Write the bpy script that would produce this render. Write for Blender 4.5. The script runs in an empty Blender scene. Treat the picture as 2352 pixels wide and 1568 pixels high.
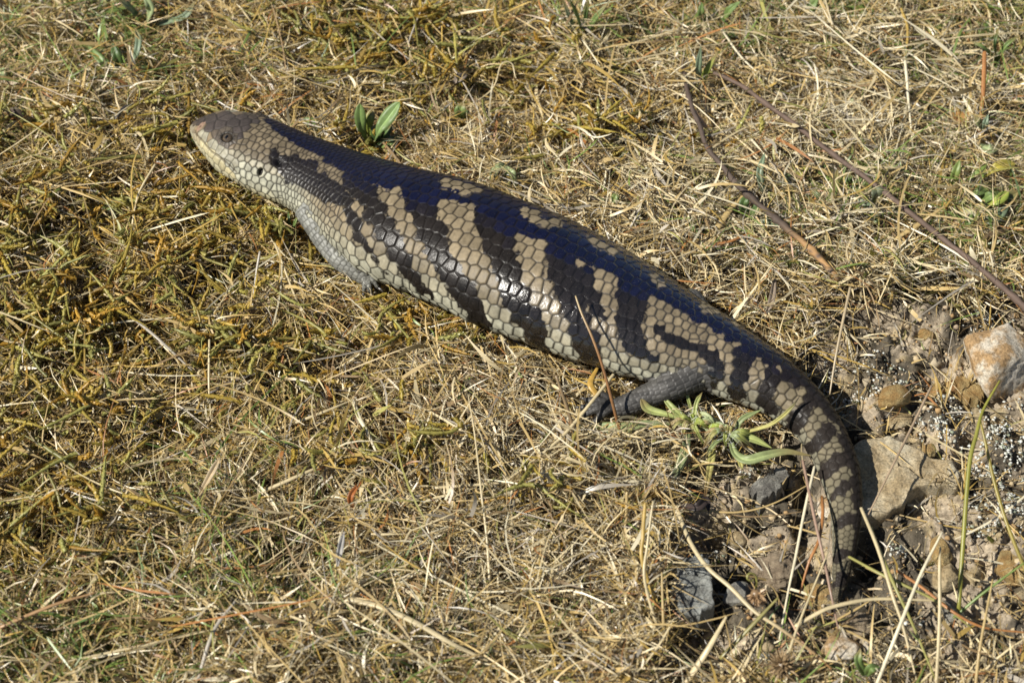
import bpy, math, random
import numpy as np
from mathutils import Vector, kdtree, bvhtree

random.seed(11)
rng = np.random.default_rng(11)
SC = bpy.context.scene
COL = SC.collection

# ------------------------------------------------------------------ camera, light, exposure
PITCH = math.radians(50.0)
DIST = 1200.0                                   # mm from the camera to the middle of the view
LENS, SENS = 70.0, 36.0
CAM = np.array([0.0, -DIST * math.cos(PITCH), DIST * math.sin(PITCH)])
cd = bpy.data.cameras.new('camera')
cd.lens = LENS; cd.sensor_width = SENS; cd.clip_start = 0.05; cd.clip_end = 400
cd.dof.use_dof = True; cd.dof.focus_distance = 1.185; cd.dof.aperture_fstop = 9.0
cam = bpy.data.objects.new('camera', cd); COL.objects.link(cam)
cam.location = CAM * 0.001; cam.rotation_euler = (math.pi / 2 - PITCH, 0, 0)
SC.camera = cam

SUN_DIR = np.array([-0.65, -0.19, 0.73]); SUN_DIR /= np.linalg.norm(SUN_DIR)   # towards the sun
sun_el = math.asin(SUN_DIR[2]); sun_az = math.atan2(SUN_DIR[0], SUN_DIR[1])
world = bpy.data.worlds.new('World'); SC.world = world; world.use_nodes = True
wn = world.node_tree.nodes; wl = world.node_tree.links
bg = wn.get('Background') or wn.new('ShaderNodeBackground')
sky = wn.new('ShaderNodeTexSky'); sky.sky_type = 'NISHITA'; sky.sun_disc = False
sky.sun_elevation = sun_el; sky.sun_rotation = sun_az; sky.air_density = 1.0; sky.dust_density = 0.6
wl.new(sky.outputs[0], bg.inputs[0]); bg.inputs[1].default_value = 0.05
sd = bpy.data.lights.new('sun', 'SUN'); sd.energy = 5.0; sd.angle = math.radians(0.53); sd.color = (1.0, 0.955, 0.87)
sun = bpy.data.objects.new('sun', sd); COL.objects.link(sun)
sun.rotation_euler = Vector(SUN_DIR).to_track_quat('Z', 'Y').to_euler()
SC.view_settings.view_transform = 'Standard'; SC.view_settings.look = 'None'
SC.view_settings.exposure = 0.36; SC.view_settings.gamma = 1.0; SC.view_settings.use_curve_mapping = False
SC.render.engine = 'CYCLES'
SC.cycles.max_bounces = 6; SC.cycles.diffuse_bounces = 2; SC.cycles.glossy_bounces = 2
SC.cycles.transmission_bounces = 3; SC.cycles.transparent_max_bounces = 4

# ------------------------------------------------------------------ view maths (mm)
FX = np.array([1.0, 0, 0]); FY = np.array([0, math.sin(PITCH), math.cos(PITCH)]); FZ = np.array([0, math.cos(PITCH), -math.sin(PITCH)])
WD, HD = 2352.0, 1568.0
def ray(px, py):
    u = (px / WD - 0.5) * SENS / LENS; v = (HD / 2 - py) / WD * SENS / LENS
    return u * FX + v * FY + FZ
def G(px, py, z=0.0):
    d = ray(px, py); t = (z - CAM[2]) / d[2]
    return CAM + d * t
def proj(P):
    P = np.atleast_2d(P)
    if P.shape[1] == 2: P = np.column_stack([P, np.zeros(len(P))])
    P = P - CAM
    dep = P @ FZ
    u = (P @ FX) / dep; v = (P @ FY) / dep
    return np.stack([(u * LENS / SENS + 0.5) * WD, HD / 2 - v * LENS / SENS * WD], 1)
def mmpp(P):                                     # mm per display pixel at a point
    return float((P - CAM) @ FZ) * SENS / LENS / WD

# ------------------------------------------------------------------ noise
_perm = np.random.default_rng(5).random((64, 65536))
def vnoise(x, y, z=0.0, k=0):
    x, y, z = np.broadcast_arrays(np.asarray(x, float), y, z)
    xi = np.floor(x).astype(np.int64); yi = np.floor(y).astype(np.int64); zi = np.floor(z).astype(np.int64)
    fx = x - xi; fy = y - yi; fz = z - zi
    fx = fx * fx * (3 - 2 * fx); fy = fy * fy * (3 - 2 * fy); fz = fz * fz * (3 - 2 * fz)
    def h(a, b, c):
        return _perm[k % 64][((a * 73856093) ^ (b * 19349663) ^ (c * 83492791)) & 65535]
    def lay(c):
        return (h(xi, yi, c) * (1 - fx) + h(xi + 1, yi, c) * fx) * (1 - fy) + (h(xi, yi + 1, c) * (1 - fx) + h(xi + 1, yi + 1, c) * fx) * fy
    return lay(zi) * (1 - fz) + lay(zi + 1) * fz
def fbm(x, y, z=0.0, k=0, o=4, g=0.5):
    s = 0; a = 1; t = 0; f = 1.0
    for i in range(o):
        s = s + a * vnoise(np.asarray(x) * f + 17.3 * i, np.asarray(y) * f - 9.1 * i, np.asarray(z) * f, k + i); t += a; a *= g; f *= 2.03
    return s / t
def sstep(a, b, x):
    t = np.clip((x - a) / (b - a), 0, 1); return t * t * (3 - 2 * t)

# ------------------------------------------------------------------ mesh helpers
def catmull(P, n):
    P = np.asarray(P, float); m = len(P)
    if m == 2:
        t = np.linspace(0, 1, n)[:, None]; return P[0] * (1 - t) + P[1] * t
    Q = np.vstack([2 * P[0] - P[1], P, 2 * P[-1] - P[-2]])
    u = np.linspace(0, m - 1, n); i = np.minimum(u.astype(int), m - 2); t = (u - i)[:, None]
    a, b, c, d = Q[i], Q[i + 1], Q[i + 2], Q[i + 3]
    return 0.5 * (2 * b + (c - a) * t + (2 * a - 5 * b + 4 * c - d) * t ** 2 + (3 * b - a - 3 * c + d) * t ** 3)

def np_mesh(name, V, F3=None, F4=None, col=None, smooth=True):
    V = np.asarray(V, np.float32) * 0.001
    me = bpy.data.meshes.new(name)
    me.vertices.add(len(V)); me.vertices.foreach_set('co', V.ravel())
    loops = []; starts = []; off = 0
    for F in (F3, F4):
        if F is not None and len(F):
            F = np.asarray(F, np.int32); k = F.shape[1]
            loops.append(F.ravel()); starts.append(off + np.arange(len(F), dtype=np.int32) * k); off += F.size
    loops = np.concatenate(loops); starts = np.concatenate(starts)
    me.loops.add(len(loops)); me.loops.foreach_set('vertex_index', loops)
    me.polygons.add(len(starts)); me.polygons.foreach_set('loop_start', starts)
    if smooth: me.polygons.foreach_set('use_smooth', np.ones(len(starts), bool))
    me.update(calc_edges=True)
    if col is not None:
        a = me.color_attributes.new('Col', 'FLOAT_COLOR', 'POINT')
        c = np.ones((len(V), 4), np.float32); col = np.asarray(col, np.float32); c[:, :col.shape[1]] = col
        a.data.foreach_set('color', c.ravel())
    return me
def link(name, me, mat=None, parent=None, loc=None):
    o = bpy.data.objects.new(name, me); COL.objects.link(o)
    if mat is not None: me.materials.clear(); me.materials.append(mat)
    if parent is not None: o.parent = parent
    if loc is not None: o.location = loc
    return o
def tag(o, label=None, cat=None, group=None, kind=None):
    if label: o['label'] = label
    if cat: o['category'] = cat
    if group: o['group'] = group
    if kind: o['kind'] = kind
    return o
def empty(name, P, label, cat, group=None):
    o = bpy.data.objects.new(name, None); COL.objects.link(o); o.location = np.asarray(P) * 0.001
    o.empty_display_size = 0.01
    return tag(o, label, cat, group)

# ------------------------------------------------------------------ materials
def newmat(name):
    m = bpy.data.materials.new(name); m.use_nodes = True; nt = m.node_tree; nt.nodes.clear()
    out = nt.nodes.new('ShaderNodeOutputMaterial'); return m, nt, out
def N(nt, typ, **kw):
    n = nt.nodes.new(typ)
    for k, v in kw.items():
        if k.startswith('i_'):
            key = k[2:]; key = int(key) if key.isdigit() else key.replace('_', ' ')
            n.inputs[key].default_value = v
        else: setattr(n, k, v)
    return n
def bump(nt, bs, scale, dist, detail=4, strength=0.6, vec=None):
    tc = N(nt, 'ShaderNodeTexCoord'); no = N(nt, 'ShaderNodeTexNoise'); no.inputs['Scale'].default_value = scale
    no.inputs['Detail'].default_value = detail
    nt.links.new(vec or tc.outputs['Object'], no.inputs['Vector'])
    b = N(nt, 'ShaderNodeBump'); b.inputs['Strength'].default_value = strength; b.inputs['Distance'].default_value = dist
    nt.links.new(no.outputs['Fac'], b.inputs['Height']); nt.links.new(b.outputs[0], bs.inputs['Normal']); return no, b
def plant_mat(name, rough=0.5, trans=0.25, spec=0.4, bscale=900):
    m, nt, out = newmat(name)
    at = N(nt, 'ShaderNodeVertexColor', layer_name='Col')
    bs = N(nt, 'ShaderNodeBsdfPrincipled'); bs.inputs['Roughness'].default_value = rough
    bs.inputs['Specular IOR Level'].default_value = spec
    tc = N(nt, 'ShaderNodeTexCoord'); no = N(nt, 'ShaderNodeTexNoise'); no.inputs['Scale'].default_value = bscale; no.inputs['Detail'].default_value = 3
    nt.links.new(tc.outputs['Object'], no.inputs['Vector'])
    mr = N(nt, 'ShaderNodeMapRange'); mr.inputs['To Min'].default_value = 0.72; mr.inputs['To Max'].default_value = 1.22
    nt.links.new(no.outputs['Fac'], mr.inputs['Value'])
    mx = N(nt, 'ShaderNodeVectorMath', operation='SCALE')
    nt.links.new(at.outputs['Color'], mx.inputs[0]); nt.links.new(mr.outputs[0], mx.inputs['Scale'])
    nt.links.new(mx.outputs[0], bs.inputs['Base Color'])
    tr = N(nt, 'ShaderNodeBsdfTranslucent'); nt.links.new(mx.outputs[0], tr.inputs['Color'])
    mix = N(nt, 'ShaderNodeMixShader'); mix.inputs[0].default_value = trans
    nt.links.new(bs.outputs[0], mix.inputs[1]); nt.links.new(tr.outputs[0], mix.inputs[2]); nt.links.new(mix.outputs[0], out.inputs[0])
    return m
M_GRASS = plant_mat('dry_grass', 0.38, 0.12, 0.55)
M_MOSS = plant_mat('moss', 0.40, 0.22, 0.5)
M_LEAF = plant_mat('leaf', 0.42, 0.25, 0.4, 500)

def skin_mat():
    m, nt, out = newmat('lizard_skin')
    at = N(nt, 'ShaderNodeVertexColor', layer_name='Col')
    ra = N(nt, 'ShaderNodeAttribute', attribute_name='rough')
    bs = N(nt, 'ShaderNodeBsdfPrincipled')
    tc = N(nt, 'ShaderNodeTexCoord'); no = N(nt, 'ShaderNodeTexNoise'); no.inputs['Scale'].default_value = 700; no.inputs['Detail'].default_value = 5
    nt.links.new(tc.outputs['Object'], no.inputs['Vector'])
    mr = N(nt, 'ShaderNodeMapRange'); mr.inputs['To Min'].default_value = 0.75; mr.inputs['To Max'].default_value = 1.22
    nt.links.new(no.outputs['Fac'], mr.inputs['Value'])
    mx = N(nt, 'ShaderNodeVectorMath', operation='SCALE')
    nt.links.new(at.outputs['Color'], mx.inputs[0]); nt.links.new(mr.outputs[0], mx.inputs['Scale'])
    # specks of pale dust on the back
    n2 = N(nt, 'ShaderNodeTexNoise'); n2.inputs['Scale'].default_value = 2600; n2.inputs['Detail'].default_value = 1
    nt.links.new(tc.outputs['Object'], n2.inputs['Vector'])
    m2 = N(nt, 'ShaderNodeMapRange'); m2.inputs['From Min'].default_value = 0.72; m2.inputs['From Max'].default_value = 0.80
    m2.inputs['To Max'].default_value = 0.6
    nt.links.new(n2.outputs['Fac'], m2.inputs['Value'])
    mc = N(nt, 'ShaderNodeMix', data_type='RGBA')
    nt.links.new(m2.outputs[0], mc.inputs['Factor']); nt.links.new(mx.outputs[0], mc.inputs[6]); mc.inputs[7].default_value = (0.30, 0.27, 0.22, 1)
    nt.links.new(mc.outputs[2], bs.inputs['Base Color'])
    nt.links.new(ra.outputs['Fac'], bs.inputs['Roughness'])
    sa = N(nt, 'ShaderNodeAttribute', attribute_name='spec'); nt.links.new(sa.outputs['Fac'], bs.inputs['Specular IOR Level'])
    b = N(nt, 'ShaderNodeBump'); b.inputs['Strength'].default_value = 0.35; b.inputs['Distance'].default_value = 0.0004
    nt.links.new(no.outputs['Fac'], b.inputs['Height']); nt.links.new(b.outputs[0], bs.inputs['Normal'])
    nt.links.new(bs.outputs[0], out.inputs[0]); return m
M_SKIN = skin_mat()

def simple_mat(name, col, rough=0.5, spec=0.5, var=None, scale=200, bd=0.0005):
    m, nt, out = newmat(name); bs = N(nt, 'ShaderNodeBsdfPrincipled'); bs.inputs['Roughness'].default_value = rough
    bs.inputs['Specular IOR Level'].default_value = spec
    no, b = bump(nt, bs, scale, bd)
    cr = N(nt, 'ShaderNodeValToRGB'); cr.color_ramp.elements[0].color = (*col, 1); cr.color_ramp.elements[1].color = (*(var or col), 1)
    cr.color_ramp.elements[0].position = 0.35; cr.color_ramp.elements[1].position = 0.65
    nt.links.new(no.outputs['Fac'], cr.inputs[0]); nt.links.new(cr.outputs[0], bs.inputs['Base Color'])
    nt.links.new(bs.outputs[0], out.inputs[0]); return m

def ground_mat():
    m, nt, out = newmat('ground_soil'); bs = N(nt, 'ShaderNodeBsdfPrincipled'); bs.inputs['Roughness'].default_value = 0.95
    bs.inputs['Specular IOR Level'].default_value = 0.15
    at = N(nt, 'ShaderNodeVertexColor', layer_name='Col')
    tc = N(nt, 'ShaderNodeTexCoord'); no = N(nt, 'ShaderNodeTexNoise'); no.inputs['Scale'].default_value = 420; no.inputs['Detail'].default_value = 8
    no.inputs['Roughness'].default_value = 0.7
    nt.links.new(tc.outputs['Object'], no.inputs['Vector'])
    mr = N(nt, 'ShaderNodeMapRange'); mr.inputs['From Min'].default_value = 0.3; mr.inputs['From Max'].default_value = 0.7
    mr.inputs['To Min'].default_value = 0.45; mr.inputs['To Max'].default_value = 1.5
    nt.links.new(no.outputs['Fac'], mr.inputs['Value'])
    mx = N(nt, 'ShaderNodeVectorMath', operation='SCALE')
    nt.links.new(at.outputs['Color'], mx.inputs[0]); nt.links.new(mr.outputs[0], mx.inputs['Scale'])
    nt.links.new(mx.outputs[0], bs.inputs['Base Color'])
    b = N(nt, 'ShaderNodeBump'); b.inputs['Strength'].default_value = 0.9; b.inputs['Distance'].default_value = 0.0015
    nt.links.new(no.outputs['Fac'], b.inputs['Height']); nt.links.new(b.outputs[0], bs.inputs['Normal'])
    nt.links.new(bs.outputs[0], out.inputs[0]); return m
M_GROUND = ground_mat()

def stone_mat(name, c1, c2, c3, stain=0.5, scale=45):
    m, nt, out = newmat(name); bs = N(nt, 'ShaderNodeBsdfPrincipled'); bs.inputs['Roughness'].default_value = 0.75
    bs.inputs['Specular IOR Level'].default_value = 0.3
    tc = N(nt, 'ShaderNodeTexCoord')
    n1 = N(nt, 'ShaderNodeTexNoise'); n1.inputs['Scale'].default_value = scale; n1.inputs['Detail'].default_value = 5; n1.inputs['Roughness'].default_value = 0.65
    n2 = N(nt, 'ShaderNodeTexNoise'); n2.inputs['Scale'].default_value = scale * 14; n2.inputs['Detail'].default_value = 6; n2.inputs['Roughness'].default_value = 0.75
    for n in (n1, n2): nt.links.new(tc.outputs['Object'], n.inputs['Vector'])
    cr = N(nt, 'ShaderNodeValToRGB'); e = cr.color_ramp.elements
    e[0].position = 0.42; e[0].color = (*c1, 1); e[1].position = 0.5 + 0.12 * stain; e[1].color = (*c2, 1)
    e2 = e.new(0.72); e2.color = (*c3, 1)
    nt.links.new(n1.outputs['Fac'], cr.inputs[0])
    mr = N(nt, 'ShaderNodeMapRange'); mr.inputs['From Min'].default_value = 0.34; mr.inputs['From Max'].default_value = 0.56
    mr.inputs['To Min'].default_value = 0.38; mr.inputs['To Max'].default_value = 1.08
    nt.links.new(n2.outputs['Fac'], mr.inputs['Value'])
    mx = N(nt, 'ShaderNodeVectorMath', operation='SCALE'); nt.links.new(cr.outputs[0], mx.inputs[0]); nt.links.new(mr.outputs[0], mx.inputs['Scale'])
    nt.links.new(mx.outputs[0], bs.inputs['Base Color'])
    b = N(nt, 'ShaderNodeBump'); b.inputs['Strength'].default_value = 1.0; b.inputs['Distance'].default_value = 0.0014
    nt.links.new(n2.outputs['Fac'], b.inputs['Height']); nt.links.new(b.outputs[0], bs.inputs['Normal'])
    nt.links.new(bs.outputs[0], out.inputs[0]); return m
MS_WHITE = stone_mat('quartz', (0.42, 0.27, 0.13), (0.66, 0.58, 0.45), (0.74, 0.70, 0.62), 0.1, 38)
MS_TAN = stone_mat('tan_stone', (0.34, 0.25, 0.13), (0.46, 0.37, 0.22), (0.50, 0.44, 0.31))
MS_SLAB = stone_mat('slab_stone', (0.42, 0.32, 0.18), (0.58, 0.48, 0.31), (0.64, 0.58, 0.43), scale=55)
MS_YEL = stone_mat('ochre_stone', (0.36, 0.22, 0.08), (0.46, 0.34, 0.15), (0.50, 0.40, 0.22), scale=90)
MS_ORG = stone_mat('orange_stone', (0.34, 0.15, 0.05), (0.42, 0.24, 0.10), (0.45, 0.3, 0.15), scale=90)
MS_GRY = stone_mat('grey_stone', (0.16, 0.15, 0.13), (0.30, 0.29, 0.25), (0.33, 0.28, 0.18), scale=60)
MS_BLU = stone_mat('slate_stone', (0.20, 0.20, 0.18), (0.36, 0.37, 0.34), (0.40, 0.41, 0.38), scale=70)
MS_CLOD = stone_mat('soil_clod', (0.27, 0.205, 0.135), (0.37, 0.29, 0.195), (0.42, 0.34, 0.23), scale=120)

# ------------------------------------------------------------------ the lizard
# stations: edge points on the far and near side of the animal, its thickness ratio and lift
ST = [  # U, L, b/a, lift
 ((458,277),(454,306),.80,10),((466,265),(462,324),.78,10),((500,253),(486,357),.76,9),((553,253),(528,397),.72,8),((612,267),(568,432),.70,6),
 ((668,290),(606,456),.74,4),((730,314),(669,484),.76,2),((800,336),(738,528),.74,1),((882,356),(808,592),.70,0),
 ((980,383),(880,652),.68,0),((1080,410),(975,692),.68,0),((1180,447),(1080,742),.68,0),((1290,492),(1180,783),.68,0),
 ((1390,545),(1290,822),.68,0),((1480,600),(1385,853),.69,0),((1570,657),(1470,875),.72,0),((1650,710),(1550,884),.78,0),
 ((1730,765),(1632,905),.82,0),((1800,815),(1705,928),.85,0),((1860,870),(1765,954),.88,0),((1910,930),(1810,984),.9,-1),
 ((1948,1000),(1847,1020),.9,-1),((1968,1060),(1870,1054),.9,-2),((1977,1110),(1887,1092),.9,-3),((1980,1160),(1903,1142),.9,-4),
 ((1976,1212),(1911,1200),.9,-5),((1964,1277),(1913,1262),.9,-6),((1948,1335),(1912,1325),.9,-7),((1930,1378),(1911,1376),.9,-8)]
LIFT0 = 5.0
U = np.array([s[0] for s in ST], float); L = np.array([s[1] for s in ST], float); AR = np.array([s[2] for s in ST]); LF = np.array([s[3] for s in ST], float) + LIFT0
mid = (U + L) / 2; halfpx = np.linalg.norm(U - L, axis=1) / 2
a = halfpx * 0.262; C = None
for it in range(6):
    b = AR * a; zc = LF + b * 0.88
    C = np.array([G(*m, z) for m, z in zip(mid, zc)])
    T = np.gradient(C[:, :2], axis=0); T /= np.linalg.norm(T, axis=1)[:, None]
    for i in range(len(ST)):
        q = np.array([-(U[i] - L[i])[0], (U[i] - L[i])[1]]); q /= np.linalg.norm(q)      # screen direction across the animal
        e = q[0] * FX + q[1] * FY
        n = np.array([T[i, 1], -T[i, 0], 0.0])
        # silhouette of the elliptic section measured across its projected axis
        tp = np.array([T[i, 0], T[i, 1] * math.sin(PITCH)]); tp /= np.linalg.norm(tp)
        qq = np.array([-tp[1], tp[0]]); ee = qq[0] * FX + qq[1] * FY
        ext = math.hypot(a[i] * (ee @ n), b[i] * ee[2]); target = halfpx[i] * mmpp(C[i]) * abs(q @ (qq * np.array([-1, 1]) if False else qq)) if False else halfpx[i] * mmpp(C[i])
        a[i] *= (target / ext) ** 0.8
NR = 900
RAW = catmull(np.column_stack([C, a, AR * a]), NR)
seg = np.linalg.norm(np.diff(RAW[:, :3], axis=0), axis=1); ARC = np.concatenate([[0], np.cumsum(seg)]); LEN = ARC[-1]
st_arc = ARC[(np.linspace(0, 1, len(ST)) * (NR - 1)).astype(int)]
SS = np.linspace(0, LEN, NR)
R = np.stack([np.interp(SS, ARC, RAW[:, k]) for k in range(5)], 1)
def smooth1(x, w):
    k = np.hanning(w); k /= k.sum(); return np.convolve(np.pad(x, w // 2, mode='edge'), k, 'valid')[:len(x)]
Tc = np.gradient(R[:, :3], axis=0); Tc /= np.linalg.norm(Tc, axis=1)[:, None]
Tc = np.stack([smooth1(Tc[:, k], 21) for k in range(3)], 1); Tc /= np.linalg.norm(Tc, axis=1)[:, None]
Nc = np.stack([Tc[:, 1], -Tc[:, 0], np.zeros(NR)], 1); Nc /= np.linalg.norm(Nc, axis=1)[:, None]   # towards the camera side
Bc = np.cross(Nc, Tc); Bc *= np.sign(Bc[:, 2])[:, None]
HEADL = st_arc[4]; NECKL = st_arc[7]; PELV = st_arc[16]; TAIL = st_arc[18]
# equal-arc table for the angle round the section
_th = np.linspace(0, 2 * math.pi, 721); _p = np.stack([np.sin(_th), np.where(np.cos(_th) > 0, .70, .62) * np.cos(_th)], 1)
_ac = np.concatenate([[0], np.cumsum(np.linalg.norm(np.diff(_p, axis=0), axis=1))]); _ac /= _ac[-1]
def th_of(w): return np.interp(np.mod(w, 1.0), _ac, _th)
def body_point(s, w):                             # s mm from the nose, w turns round the section from the spine towards the camera side
    s = np.clip(np.asarray(s, float), 0, LEN); i = s / LEN * (NR - 1)
    def I(k, A): return np.interp(i, np.arange(NR), A[:, k])
    c = np.stack([I(k, R) for k in range(3)], -1); aa = I(3, R); bb = I(4, R)
    n = np.stack([I(k, Nc) for k in range(3)], -1); z = np.stack([I(k, Bc) for k in range(3)], -1); t = np.stack([I(k, Tc) for k in range(3)], -1)
    th = th_of(w); sn = np.sin(th); cs = np.cos(th)
    hd = 1 - sstep(HEADL * 0.75, HEADL * 1.15, s)
    # the head is boxier: flat crown, cheeks swelling towards the jaw
    ex = 1 - 0.16 * hd
    sx = np.sign(sn) * np.abs(sn) ** ex; cz = np.sign(cs) * np.abs(cs) ** ex
    up = np.where(cs > 0, 1.0, 0.88 - 0.16 * hd)
    lat = 1 + 0.07 * hd * np.exp(-((s - HEADL * .72) / 11) ** 2) * (cs < 0.5)
    # a low spine ridge and loose belly folds
    P = c + n * (aa * sx * lat)[..., None] + z * (bb * cz * up)[..., None]
    nn = n * (sn / np.maximum(aa, .5))[..., None] + z * (cs / np.maximum(bb, .5))[..., None]
    nn /= np.linalg.norm(nn, axis=-1, keepdims=True)
    # brow swelling over each eye, pelvic swelling
    br = 1.1 * np.exp(-((s - 21) / 6) ** 2) * np.exp(-((np.abs(((w + .5) % 1) - .5) - .13) / .05) ** 2)
    fold = 0.9 * sstep(NECKL * .8, NECKL, s) * (1 - sstep(NECKL * 1.0, NECKL * 1.9, s)) * np.sin(((w + .5) % 1 - .5) * 150 + s * .02) * sstep(.27, .31, np.abs(((w + .5) % 1) - .5)) * (1 - sstep(.38, .42, np.abs(((w + .5) % 1) - .5)))
    wr = 0.5 * np.sin(s * .33 + 3 * np.sin(s * .07)) * sstep(.16, .24, np.abs(((w + .5) % 1) - .5)) * sstep(NECKL, NECKL * 1.4, s) * (1 - sstep(TAIL * .95, TAIL, s))
    P = P + nn * (br + fold + wr)[..., None]
    return P, t, nn

def tube(path, rad, nseg, nring, flat=None, cap=0.7):
    P = catmull(path, nring); r = catmull(np.array(rad, float)[:, None], nring)[:, 0]
    T = np.gradient(P, axis=0); T /= np.linalg.norm(T, axis=1)[:, None] + 1e-9
    up = np.array([0, 0, 1.0]); S = np.cross(T, up); S /= np.linalg.norm(S, axis=1)[:, None] + 1e-9; W = np.cross(S, T)
    th = np.linspace(0, 2 * math.pi, nseg, endpoint=False)
    V = P[:, None] + r[:, None, None] * (S[:, None] * np.cos(th)[None, :, None] + W[:, None] * np.sin(th)[None, :, None] * (flat or 1.0))
    V = V.reshape(-1, 3); i = np.arange(nring - 1)[:, None] * nseg; j = np.arange(nseg)[None]; j2 = (j + 1) % nseg
    F4 = np.stack([i + j, i + j2, i + nseg + j2, i + nseg + j], -1).reshape(-1, 4)
    V = np.vstack([V, P[0] - T[0] * r[0] * cap, P[-1] + T[-1] * r[-1] * cap]); k = len(V)
    jj = np.arange(nseg); e = (nring - 1) * nseg
    F3 = np.vstack([np.stack([np.full(nseg, k - 2), (jj + 1) % nseg, jj], 1), np.stack([np.full(nseg, k - 1), e + jj, e + (jj + 1) % nseg], 1)])
    return V, F3, F4, P, T, r

parts = []
nb, nw = 460, 120
s_g = np.repeat(np.linspace(0, LEN, nb), nw); w_g = np.tile(np.arange(nw) / nw, nb)
BG, BT, BN = body_point(s_g, w_g)
i = np.arange(nb - 1)[:, None] * nw; j = np.arange(nw)[None]; j2 = (j + 1) % nw
BF4 = np.stack([i + j, i + j2, i + nw + j2, i + nw + j], -1).reshape(-1, 4)
nose = R[0, :3] - Tc[0] * R[0, 3] * .45; tip = R[-1, :3] + Tc[-1] * R[-1, 3] * .6
k = len(BG); jj = np.arange(nw)
BF3 = np.vstack([np.stack([np.full(nw, k), (jj + 1) % nw, jj], 1), np.stack([np.full(nw, k + 1), (nb - 1) * nw + jj, (nb - 1) * nw + (jj + 1) % nw], 1)])
parts.append((np.vstack([BG, nose, tip]), BF3, BF4))
# limbs (paths on display pixels with their height in mm)
def P3(*pts): return [G(x, y, z) for x, y, z in pts]
def mirrored(P, s0):                               # reflect a world point to the far side of the body
    out = []
    for p in P:
        i = int(np.argmin(np.linalg.norm(R[:, :2] - np.array(p)[:2], axis=1))); 
        i = int(np.clip(i, 0, NR - 1)); n = Nc[int(s0 / LEN * (NR - 1))]; c = R[int(s0 / LEN * (NR - 1)), :3]
        d = (np.array(p) - c) @ n; out.append(np.array(p) - 2 * d * n)
    return out
S_FORE, S_HIND = st_arc[6] + 6, st_arc[16] - 3
hind = P3((1640,835,24),(1590,862,23),(1540,888,22),(1490,908,18),(1446,928,16),(1412,938,15)); hind_r = [13,10.4,8.4,7.4,6.8,6.0]
fore = P3((708,480,26),(730,524,22),(753,562,18),(784,598,15),(818,624,12),(842,640,10)); fore_r = [9,7.6,7.0,6.6,5.6,4.8]
limbs = []
def toes(base, tips, r0=2.1):
    out = []
    for tp in tips:
        m = (np.array(base) + np.array(tp)) / 2 + np.array([0, 0, 3.0])
        out.append(([np.array(base), m, np.array(tp)], [r0 * 1.15, r0, r0 * .72]))
    return out
hfoot = hind[-1]
htips = P3((1338,954,13),(1335,936,15),(1346,918,16),(1372,902,15),(1366,970,12))
ffoot = fore[-1]
ftips = P3((876,648,8),(870,662,8),(852,672,8),(836,670,8),(870,634,8))
limbs += [(hind, hind_r, 'leg')] + [(p, r, 'toe') for p, r in toes(hfoot, htips, 2.5)]
limbs += [(fore, fore_r, 'leg')] + [(p, r, 'toe') for p, r in toes(ffoot, ftips, 1.9)]
# far side limbs: the knee of the hind one just shows behind the back
bh = R[int(S_HIND / LEN * (NR - 1))]; nh = -Nc[int(S_HIND / LEN * (NR - 1))]; th_ = Tc[int(S_HIND / LEN * (NR - 1))]
c0 = bh[:3]
fhind = [c0 + nh * 8, c0 + nh * 22 - th_ * 4 + np.array([0, 0, 3]), c0 + nh * 31 - th_ * 12 + np.array([0, 0, 1]), c0 + nh * 31 - th_ * 5 + np.array([0, 0, -13]), c0 + nh * 36 + th_ * 2 + np.array([0, 0, -19])]
limbs += [(fhind, [10, 8.2, 7.2, 5.8, 4.8], 'leg')]
ftip2 = [fhind[-1] + nh * (13 - 1.5 * abs(q)) + th_ * q * 4.0 + np.array([0, 0, -2]) for q in (-2, -1, 0, 1, 2)]
limbs += [(p, r, 'toe') for p, r in toes(fhind[-1], ftip2, 2.4)]
bf = R[int(S_FORE / LEN * (NR - 1))]; nf = -Nc[int(S_FORE / LEN * (NR - 1))]; tf = Tc[int(S_FORE / LEN * (NR - 1))]
c1 = bf[:3]
ffore = [c1 + nf * 8 + np.array([0, 0, -2]), c1 + nf * 24 + tf * 10 + np.array([0, 0, -7]), c1 + nf * 29 + tf * 22 + np.array([0, 0, -11]), c1 + nf * 36 + tf * 14 + np.array([0, 0, -14])]
limbs += [(ffore, [8, 6.2, 5.2, 4.2], 'leg')]
ftip3 = [ffore[-1] + nf * (10 - abs(q)) + tf * q * 3.4 + np.array([0, 0, -2]) for q in (-2, -1, 0, 1, 2)]
limbs += [(p, r, 'toe') for p, r in toes(ffore[-1], ftip3, 1.9)]
all_tips = [(hfoot, htips), (ffoot, ftips), (fhind[-1], ftip2), (ffore[-1], ftip3)]
limb_data = []
for path, rad, kd in limbs:
    V, F3, F4, P_, T_, r_ = tube(path, rad, 24 if kd == 'leg' else 14, 40 if kd == 'leg' else 20, flat=0.95)
    parts.append((V, F3, F4)); limb_data.append((P_, T_, r_, kd))
vv = []; f3 = []; f4 = []; off = 0
for V, F3, F4 in parts: vv.append(V); f3.append(F3 + off); f4.append(F4 + off); off += len(V)
raw_me = np_mesh('raw_lizard', np.vstack(vv), np.vstack(f3), np.vstack(f4))
raw = bpy.data.objects.new('raw_lizard', raw_me); COL.objects.link(raw)
md = raw.modifiers.new('r', 'REMESH'); md.mode = 'VOXEL'; md.voxel_size = 0.00050; md.adaptivity = 0
dg = bpy.context.evaluated_depsgraph_get(); ev = raw.evaluated_get(dg); rm = ev.to_mesh()
nv = len(rm.vertices); V = np.empty(nv * 3, np.float32); rm.vertices.foreach_get('co', V); V = V.reshape(-1, 3).astype(float) * 1000
npoly = len(rm.polygons); lt = np.empty(npoly, np.int32); rm.polygons.foreach_get('loop_total', lt)
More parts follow.
